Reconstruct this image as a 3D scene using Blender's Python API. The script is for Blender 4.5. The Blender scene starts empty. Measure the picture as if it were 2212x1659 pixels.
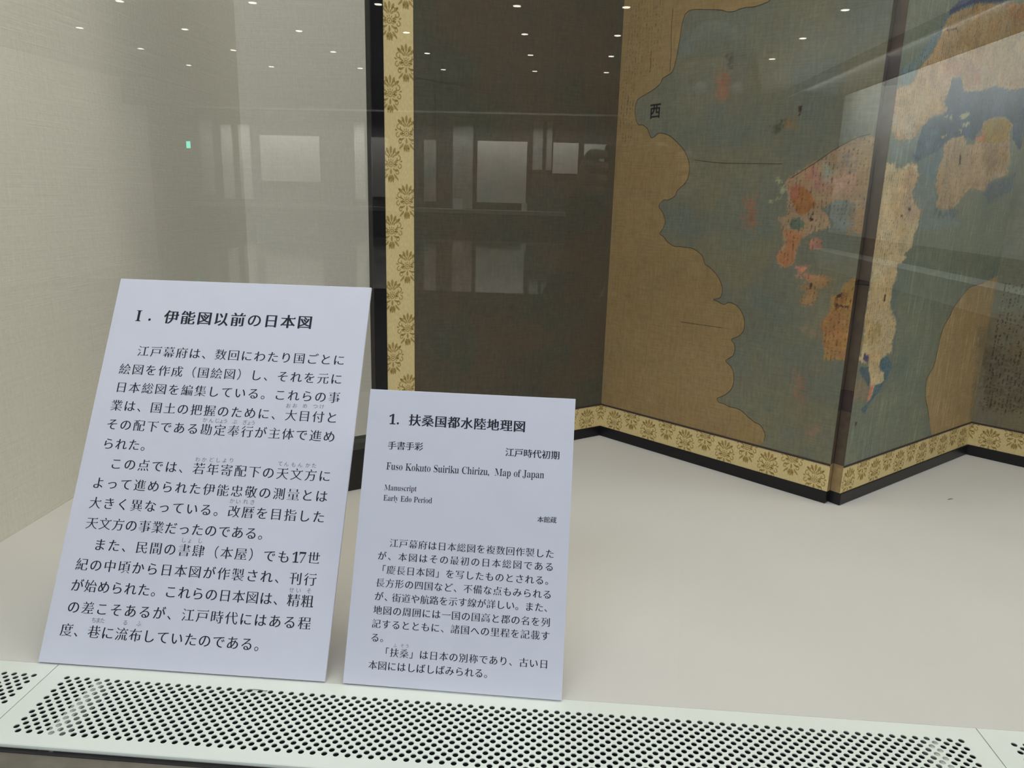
import bpy, bmesh, math, random
import numpy as np
from mathutils import Vector, Matrix
S = bpy.context.scene
COL = S.collection
# ---------------------------------------------------------------- camera
cam = bpy.data.cameras.new('camera'); camo = bpy.data.objects.new('camera', cam); COL.objects.link(camo)
cam.sensor_fit = 'HORIZONTAL'; cam.sensor_width = 36.0; cam.lens = 36.0*1647.1684/2212.0
cam.clip_start = .02; cam.clip_end = 60
_r = Vector((0.99704289, 0.07193611, 0.02703083)); _u = Vector((-0.04359234, 0.23976147, 0.96985264)); _f = Vector((-0.06328648, 0.96816302, -0.24218834))
m = Matrix((_r, _u, -_f)).transposed().to_4x4(); m.translation = Vector((0.14244329, -0.62929567, 0.46208582))
camo.matrix_world = m
S.camera = camo
# ---------------------------------------------------------------- colour management, world
S.view_settings.view_transform = 'Standard'; S.view_settings.look = 'None'
S.view_settings.exposure = 0.0; S.view_settings.gamma = 1.0; S.view_settings.use_curve_mapping = False
S.cycles.max_bounces = 10; S.cycles.transparent_max_bounces = 24; S.cycles.glossy_bounces = 5
w = bpy.data.worlds.new('world'); S.world = w; w.use_nodes = True
w.node_tree.nodes['Background'].inputs[0].default_value = (.8, .85, 1, 1); w.node_tree.nodes['Background'].inputs[1].default_value = .02
# ---------------------------------------------------------------- lights
def area(name, loc, rot, sx, sy, watt, col=(1, 1, 1), spread=180):
    l = bpy.data.lights.new(name, 'AREA'); l.shape = 'RECTANGLE'; l.size = sx; l.size_y = sy; l.energy = watt; l.color = col
    l.spread = math.radians(spread)
    o = bpy.data.objects.new(name, l); COL.objects.link(o); o.location = loc; o.rotation_euler = [math.radians(a) for a in rot]
    return o
R = math.radians
FZ = -.87           # floor of the hall
CZ = 2.06           # ceiling of the hall
area('case_light', (1.1, .42, 2.12), (0, 0, 0), 3.3, .80, 30, (1, .975, .92))
area('far_case_light', (-2.6, -11.95, 1.85), (-48, 0, 0), 6.6, .15, 125, (1, .97, .90))
area('side_case_light', (3.55, -8.2, 2.04), (0, -50, 0), .15, 7.4, 150, (.95, 1, .97))
area('hall_wall_light', (-5.6, -9.0, 1.97), (0, 50, 0), .15, 6.0, 28, (1, .96, .90))
area('card_fill_light', (0.1, -1.5, 1.98), (25, 0, 0), 3.0, .8, 50, (.80, .86, 1))  # added fill from the hall side, brightens and cools the caption cards
area('ceiling_spill_fill', (3.1, -8.8, 1.2), (180, 0, 0), .3, 6.0, 75, (1, 1, .95))  # added lamp without fixture, imitates side case spill on the ceiling
# ---------------------------------------------------------------- materials
def lin(c):
    return tuple((x/255/12.92 if x/255 <= .04045 else ((x/255+.055)/1.055)**2.4) for x in c)
def mat(name, col, rough=.6, metal=0., noise=0., nscale=20., stretch=(1, 1, 1), bump=0., bscale=None, spec=.5, col2=None, coat=0.):
    m = bpy.data.materials.new(name); m.use_nodes = True; nt = m.node_tree; b = nt.nodes['Principled BSDF']
    b.inputs['Roughness'].default_value = rough; b.inputs['Metallic'].default_value = metal; b.inputs['Specular IOR Level'].default_value = spec
    b.inputs['Coat Weight'].default_value = coat
    c = tuple(col)+(1,); b.inputs['Base Color'].default_value = c
    if noise or bump:
        tc = nt.nodes.new('ShaderNodeTexCoord'); mp = nt.nodes.new('ShaderNodeMapping'); mp.inputs['Scale'].default_value = stretch
        nt.links.new(tc.outputs['Object'], mp.inputs[0])
        nz = nt.nodes.new('ShaderNodeTexNoise'); nz.inputs['Scale'].default_value = nscale; nz.inputs['Detail'].default_value = 5
        nt.links.new(mp.outputs[0], nz.inputs[0])
        if noise:
            mx = nt.nodes.new('ShaderNodeMix'); mx.data_type = 'RGBA'
            c2 = tuple(col2) if col2 else tuple(x*(1-noise) for x in col)
            mx.inputs[6].default_value = c; mx.inputs[7].default_value = c2+(1,)
            rp = nt.nodes.new('ShaderNodeValToRGB'); rp.color_ramp.elements[0].position = .35; rp.color_ramp.elements[1].position = .65
            nt.links.new(nz.outputs[0], rp.inputs[0]); nt.links.new(rp.outputs[0], mx.inputs[0]); nt.links.new(mx.outputs[2], b.inputs['Base Color'])
        if bump:
            n2 = nt.nodes.new('ShaderNodeTexNoise'); n2.inputs['Scale'].default_value = bscale or nscale; n2.inputs['Detail'].default_value = 3
            nt.links.new(mp.outputs[0], n2.inputs[0])
            bp = nt.nodes.new('ShaderNodeBump'); bp.inputs['Strength'].default_value = bump; bp.inputs['Distance'].default_value = .002
            nt.links.new(n2.outputs[0], bp.inputs['Height']); nt.links.new(bp.outputs[0], b.inputs['Normal'])
    return m
def fabric(name, col):
    """woven wall covering: fine horizontal and vertical threads with slubs"""
    m = bpy.data.materials.new(name); m.use_nodes = True; nt = m.node_tree; b = nt.nodes['Principled BSDF']; L = nt.links.new
    b.inputs['Roughness'].default_value = .9; b.inputs['Specular IOR Level'].default_value = .15
    tc = nt.nodes.new('ShaderNodeTexCoord')
    fac = None
    outs = []
    for st, sc in (((9, 9, 520), 1.0), ((420, 420, 30), 1.0), ((160, 160, 160), 1.0)):
        mp = nt.nodes.new('ShaderNodeMapping'); mp.inputs['Scale'].default_value = st; L(tc.outputs['Object'], mp.inputs[0])
        nz = nt.nodes.new('ShaderNodeTexNoise'); nz.inputs['Scale'].default_value = sc; nz.inputs['Detail'].default_value = 2; L(mp.outputs[0], nz.inputs[0]); outs.append(nz.outputs[0])
    a1 = nt.nodes.new('ShaderNodeMath'); a1.operation = 'ADD'; L(outs[0], a1.inputs[0]); L(outs[1], a1.inputs[1])
    a2 = nt.nodes.new('ShaderNodeMath'); a2.operation = 'ADD'; L(a1.outputs[0], a2.inputs[0]); L(outs[2], a2.inputs[1])
    mr = nt.nodes.new('ShaderNodeMapRange'); mr.inputs[1].default_value = 1.0; mr.inputs[2].default_value = 2.0; L(a2.outputs[0], mr.inputs[0])
    mx = nt.nodes.new('ShaderNodeMix'); mx.data_type = 'RGBA'; L(mr.outputs[0], mx.inputs[0])
    mx.inputs[6].default_value = tuple(x*.94 for x in col)+(1,); mx.inputs[7].default_value = tuple(min(1, x*1.05) for x in col)+(1,)
    L(mx.outputs[2], b.inputs['Base Color'])
    bp = nt.nodes.new('ShaderNodeBump'); bp.inputs['Strength'].default_value = .35; bp.inputs['Distance'].default_value = .001
    L(mr.outputs[0], bp.inputs['Height']); L(bp.outputs[0], b.inputs['Normal'])
    return m
def emis(name, col, s):
    m = bpy.data.materials.new(name); m.use_nodes = True; nt = m.node_tree; nt.nodes.clear()
    e = nt.nodes.new('ShaderNodeEmission'); e.inputs[0].default_value = tuple(col)+(1,); e.inputs[1].default_value = s
    o = nt.nodes.new('ShaderNodeOutputMaterial'); nt.links.new(e.outputs[0], o.inputs[0]); return m
def glassmat(name):
    m = bpy.data.materials.new(name); m.use_nodes = True; nt = m.node_tree; nt.nodes.clear()
    t = nt.nodes.new('ShaderNodeBsdfTransparent'); t.inputs[0].default_value = (.985, .995, .985, 1)
    g = nt.nodes.new('ShaderNodeBsdfGlossy'); g.inputs['Roughness'].default_value = 0.0; g.inputs['Color'].default_value = (1, 1, 1, 1)
    f = nt.nodes.new('ShaderNodeFresnel')
    ge = nt.nodes.new('ShaderNodeNewGeometry'); mr = nt.nodes.new('ShaderNodeMapRange'); mr.inputs[3].default_value = 1.5; mr.inputs[4].default_value = 1/1.5
    nt.links.new(ge.outputs['Backfacing'], mr.inputs[0]); nt.links.new(mr.outputs[0], f.inputs[0])   # thin unrefracting pane: same reflectance on both faces
    x = nt.nodes.new('ShaderNodeMixShader'); o = nt.nodes.new('ShaderNodeOutputMaterial')
    nt.links.new(f.outputs[0], x.inputs[0]); nt.links.new(t.outputs[0], x.inputs[1]); nt.links.new(g.outputs[0], x.inputs[2]); nt.links.new(x.outputs[0], o.inputs[0])
    return m
def paintmat(name):
    m = bpy.data.materials.new(name); m.use_nodes = True; nt = m.node_tree; b = nt.nodes['Principled BSDF']; L = nt.links.new
    b.inputs['Roughness'].default_value = .75; b.inputs['Specular IOR Level'].default_value = .25
    at = nt.nodes.new('ShaderNodeAttribute'); at.attribute_name = 'paint'
    tc = nt.nodes.new('ShaderNodeTexCoord')
    def nz(st, det):
        mp = nt.nodes.new('ShaderNodeMapping'); mp.inputs['Scale'].default_value = st; L(tc.outputs['Object'], mp.inputs[0])
        n = nt.nodes.new('ShaderNodeTexNoise'); n.inputs['Scale'].default_value = 1; n.inputs['Detail'].default_value = det; L(mp.outputs[0], n.inputs[0]); return n.outputs[0]
    a = nt.nodes.new('ShaderNodeMath'); a.operation = 'ADD'; L(nz((30, 30, 500), 2), a.inputs[0]); L(nz((260, 260, 90), 4), a.inputs[1])
    mr = nt.nodes.new('ShaderNodeMapRange'); mr.inputs[1].default_value = .55; mr.inputs[2].default_value = 1.45; mr.inputs[3].default_value = .80; mr.inputs[4].default_value = 1.2; L(a.outputs[0], mr.inputs[0])
    v = nt.nodes.new('ShaderNodeVectorMath'); v.operation = 'SCALE'; L(at.outputs['Color'], v.inputs[0]); L(mr.outputs[0], v.inputs['Scale'])
    L(v.outputs[0], b.inputs['Base Color'])
    bp = nt.nodes.new('ShaderNodeBump'); bp.inputs['Strength'].default_value = .15; bp.inputs['Distance'].default_value = .0005
    L(mr.outputs[0], bp.inputs['Height']); L(bp.outputs[0], b.inputs['Normal'])
    return m
M = dict(
    case_floor=mat('white_case_floor', (.735, .705, .655), .55, noise=.05, nscale=3, bump=.08, bscale=900, spec=.3),
    vent=mat('vent_white_enamel', (.86, .90, .83), .42, noise=.04, nscale=8, spec=.45),
    dark=mat('duct_dark', (.018, .017, .02), .9),
    wall=fabric('wall_fabric', (.82, .79, .695)),
    skirt=mat('wall_skirting_paint', (.8, .78, .72), .6, noise=.03, nscale=5),
    case_ceiling=mat('case_ceiling_white', (.8, .79, .76), .6, noise=.03, nscale=4),
    sill=mat('sill_metal', (.22, .195, .155), .5, .3, noise=.2, nscale=60, spec=.5),
    card=mat('card_paper', (.83, .835, .95), .6, noise=.02, nscale=30, bump=.05, bscale=1500, spec=.25),
    cardedge=mat('card_board_edge', (.62, .63, .68), .8, noise=.05, nscale=200),
    ink=mat('printing_ink', (.018, .014, .028), .5, spec=.3, noise=.2, nscale=300),
    ruby=mat('faint_ink', (.21, .20, .25), .6, spec=.3, noise=.2, nscale=300),
    lacquer=mat('black_lacquer', (.010, .009, .012), .32, spec=.35, noise=.3, nscale=12),
    brocade=mat('gold_brocade', (.86, .68, .33), .7, noise=.14, nscale=500, stretch=(1, 1, .35), bump=.15, spec=.3),
    motif=mat('brocade_figure', (.50, .34, .11), .65, noise=.2, nscale=500, spec=.35),
    fillet=mat('purple_silk_fillet', (.055, .035, .035), .7, noise=.2, nscale=200),
    hinge=mat('brown_hinge_paper', (.115, .078, .05), .8, noise=.25, nscale=60),
    hinge2=mat('dark_hinge_paper', (.065, .04, .036), .8, noise=.25, nscale=60),
    hingeg=mat('gold_hinge_paper', (.40, .27, .12), .8, noise=.25, nscale=90),
    back=mat('screen_back_paper', (.10, .09, .07), .8, noise=.2, nscale=30),
    sumi=mat('brushed_ink', (.025, .02, .02), .8, noise=.2, nscale=100),
    outline=mat('thin_ink_outline', (.10, .07, .045), .8, noise=.3, nscale=150),
    block=mat('black_block', (.012, .011, .010), .45, noise=.3, nscale=40),
    blocktop=mat('black_block_lit_top', (.03, .03, .028), .5, noise=.2, nscale=40),  # paler copy of the block black, light on its top put into the colour
    thread=mat('grey_thread', (.35, .33, .28), .9, noise=.1, nscale=900),
    glass=glassmat('clear_glass'),
    hall=mat('hall_wall_dark', (.05, .045, .045), .8, noise=.1, nscale=3),
    hallwhite=mat('hall_wall_white', (.62, .60, .54), .8, noise=.05, nscale=3),
    hallfloor=mat('hall_carpet', (.045, .042, .04), .9, noise=.3, nscale=200, bump=.2),
    hallceil=mat('hall_ceiling_paint', (.16, .16, .155), .8, noise=.05, nscale=3),
    white=mat('white_laminate', (.75, .77, .75), .5, noise=.03, nscale=5),
    poster=mat('poster_paper', (.80, .81, .77), .7, noise=.12, nscale=3),
    grey=mat('case_backing_grey', (.075, .07, .07), .8, noise=.1, nscale=3),
    pale=mat('pale_panel', (.42, .42, .40), .8, noise=.1, nscale=4),
    tableglass=mat('dark_table_glass', (.015, .015, .017), .06, spec=.6, noise=.1, nscale=3),
    lamp=emis('lamp_glow', (1, .95, .82), 12), exitg=emis('sign_green', (.15, .9, .65), 9),
    coat_=mat('dark_coat_cloth', (.022, .02, .024), .9, noise=.3, nscale=80, bump=.3),
    trouser=mat('dark_trouser_cloth', (.02, .02, .026), .9, noise=.3, nscale=80),
    skin=mat('skin_tone', (.36, .22, .16), .55, noise=.1, nscale=30), hair=mat('black_hair', (.012, .010, .010), .5, noise=.4, nscale=200),
    shoe=mat('black_leather', (.015, .014, .014), .4, noise=.2, nscale=60),
    plastic=mat('black_plastic', (.015, .015, .016), .4, noise=.1, nscale=60),
)
M['paint'] = paintmat('old_map_painting')
# ---------------------------------------------------------------- mesh helpers
def obj(name, V, F, mats, parent=None, mi=None, smooth=False, **props):
    me = bpy.data.meshes.new(name); me.from_pydata([tuple(v) for v in V], [], [tuple(f) for f in F]); 
    for mm in (mats if isinstance(mats, (list, tuple)) else [mats]): me.materials.append(M[mm] if isinstance(mm, str) else mm)
    if mi is not None: me.polygons.foreach_set('material_index', mi)
    if smooth: me.polygons.foreach_set('use_smooth', [True]*len(me.polygons))
    me.update()
    o = bpy.data.objects.new(name, me); COL.objects.link(o)
    if parent: o.parent = parent
    for k, v in props.items(): o[k] = v
    return o
def empty(name, loc=(0, 0, 0), rz=0, **props):
    o = bpy.data.objects.new(name, None); COL.objects.link(o); o.location = loc; o.rotation_euler = (0, 0, rz); o.empty_display_size = .05
    for k, v in props.items(): o[k] = v
    return o
class MB:
    def __init__(s): s.V = []; s.F = []; s.I = []
    def quad(s, a, b, c, d, i=0):
        n = len(s.V); s.V += [a, b, c, d]; s.F.append((n, n+1, n+2, n+3)); s.I.append(i)
    def poly(s, pts, i=0):
        n = len(s.V); s.V += list(pts); s.F.append(tuple(range(n, n+len(pts)))); s.I.append(i)
    def box(s, x0, x1, y0, y1, z0, z1, i=0, bev=0, T=None):
        """axis box, optionally with chamfered edges"""
        bm = bmesh.new(); bmesh.ops.create_cube(bm, size=1)
        for v in bm.verts: v.co = Vector(((x0+x1)/2+v.co.x*(x1-x0), (y0+y1)/2+v.co.y*(y1-y0), (z0+z1)/2+v.co.z*(z1-z0)))
        if bev: bmesh.ops.bevel(bm, geom=bm.edges[:], offset=bev, segments=2, affect='EDGES', profile=.5)
        s.bm(bm, i, T)
    def bm(s, bm, i=0, T=None):
        n = len(s.V); bm.verts.index_update()
        for v in bm.verts: s.V.append(tuple(T @ v.co) if T else tuple(v.co))
        for f in bm.faces: s.F.append(tuple(n+v.index for v in f.verts)); s.I.append(i)
        bm.free()
    def cyl(s, c, r, h, n=16, i=0, axis='z', r2=None):
        bm = bmesh.new(); bmesh.ops.create_cone(bm, cap_ends=True, segments=n, radius1=r, radius2=r if r2 is None else r2, depth=h)
        T = Matrix.Translation(c)
        if axis == 'y': T = T @ Matrix.Rotation(R(90), 4, 'X')
        if axis == 'x': T = T @ Matrix.Rotation(R(90), 4, 'Y')
        s.bm(bm, i, T)
    def out(s, name, mats, parent=None, smooth=False, **p): return obj(name, s.V, s.F, mats, parent, s.I, smooth, **p)
def vnoise(x, y, seed):
    """value noise, smooth, in [-1,1]"""
    rs = np.random.RandomState(seed); G = rs.uniform(-1, 1, (256, 256))
    xi = np.floor(x).astype(int); yi = np.floor(y).astype(int); fx = x-xi; fy = y-yi
    fx = fx*fx*(3-2*fx); fy = fy*fy*(3-2*fy)
    g = lambda a, b: G[a & 255, b & 255]
    return (g(xi, yi)*(1-fx)+g(xi+1, yi)*fx)*(1-fy)+(g(xi, yi+1)*(1-fx)+g(xi+1, yi+1)*fx)*fy
def fbm(x, y, seed, o=4):
    s = 0; a = 1; t = 0
    for k in range(o): s = s+a*vnoise(x*2**k+7.3*k, y*2**k+3.1*k, seed+k); t += a; a *= .55
    return s/t
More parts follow.
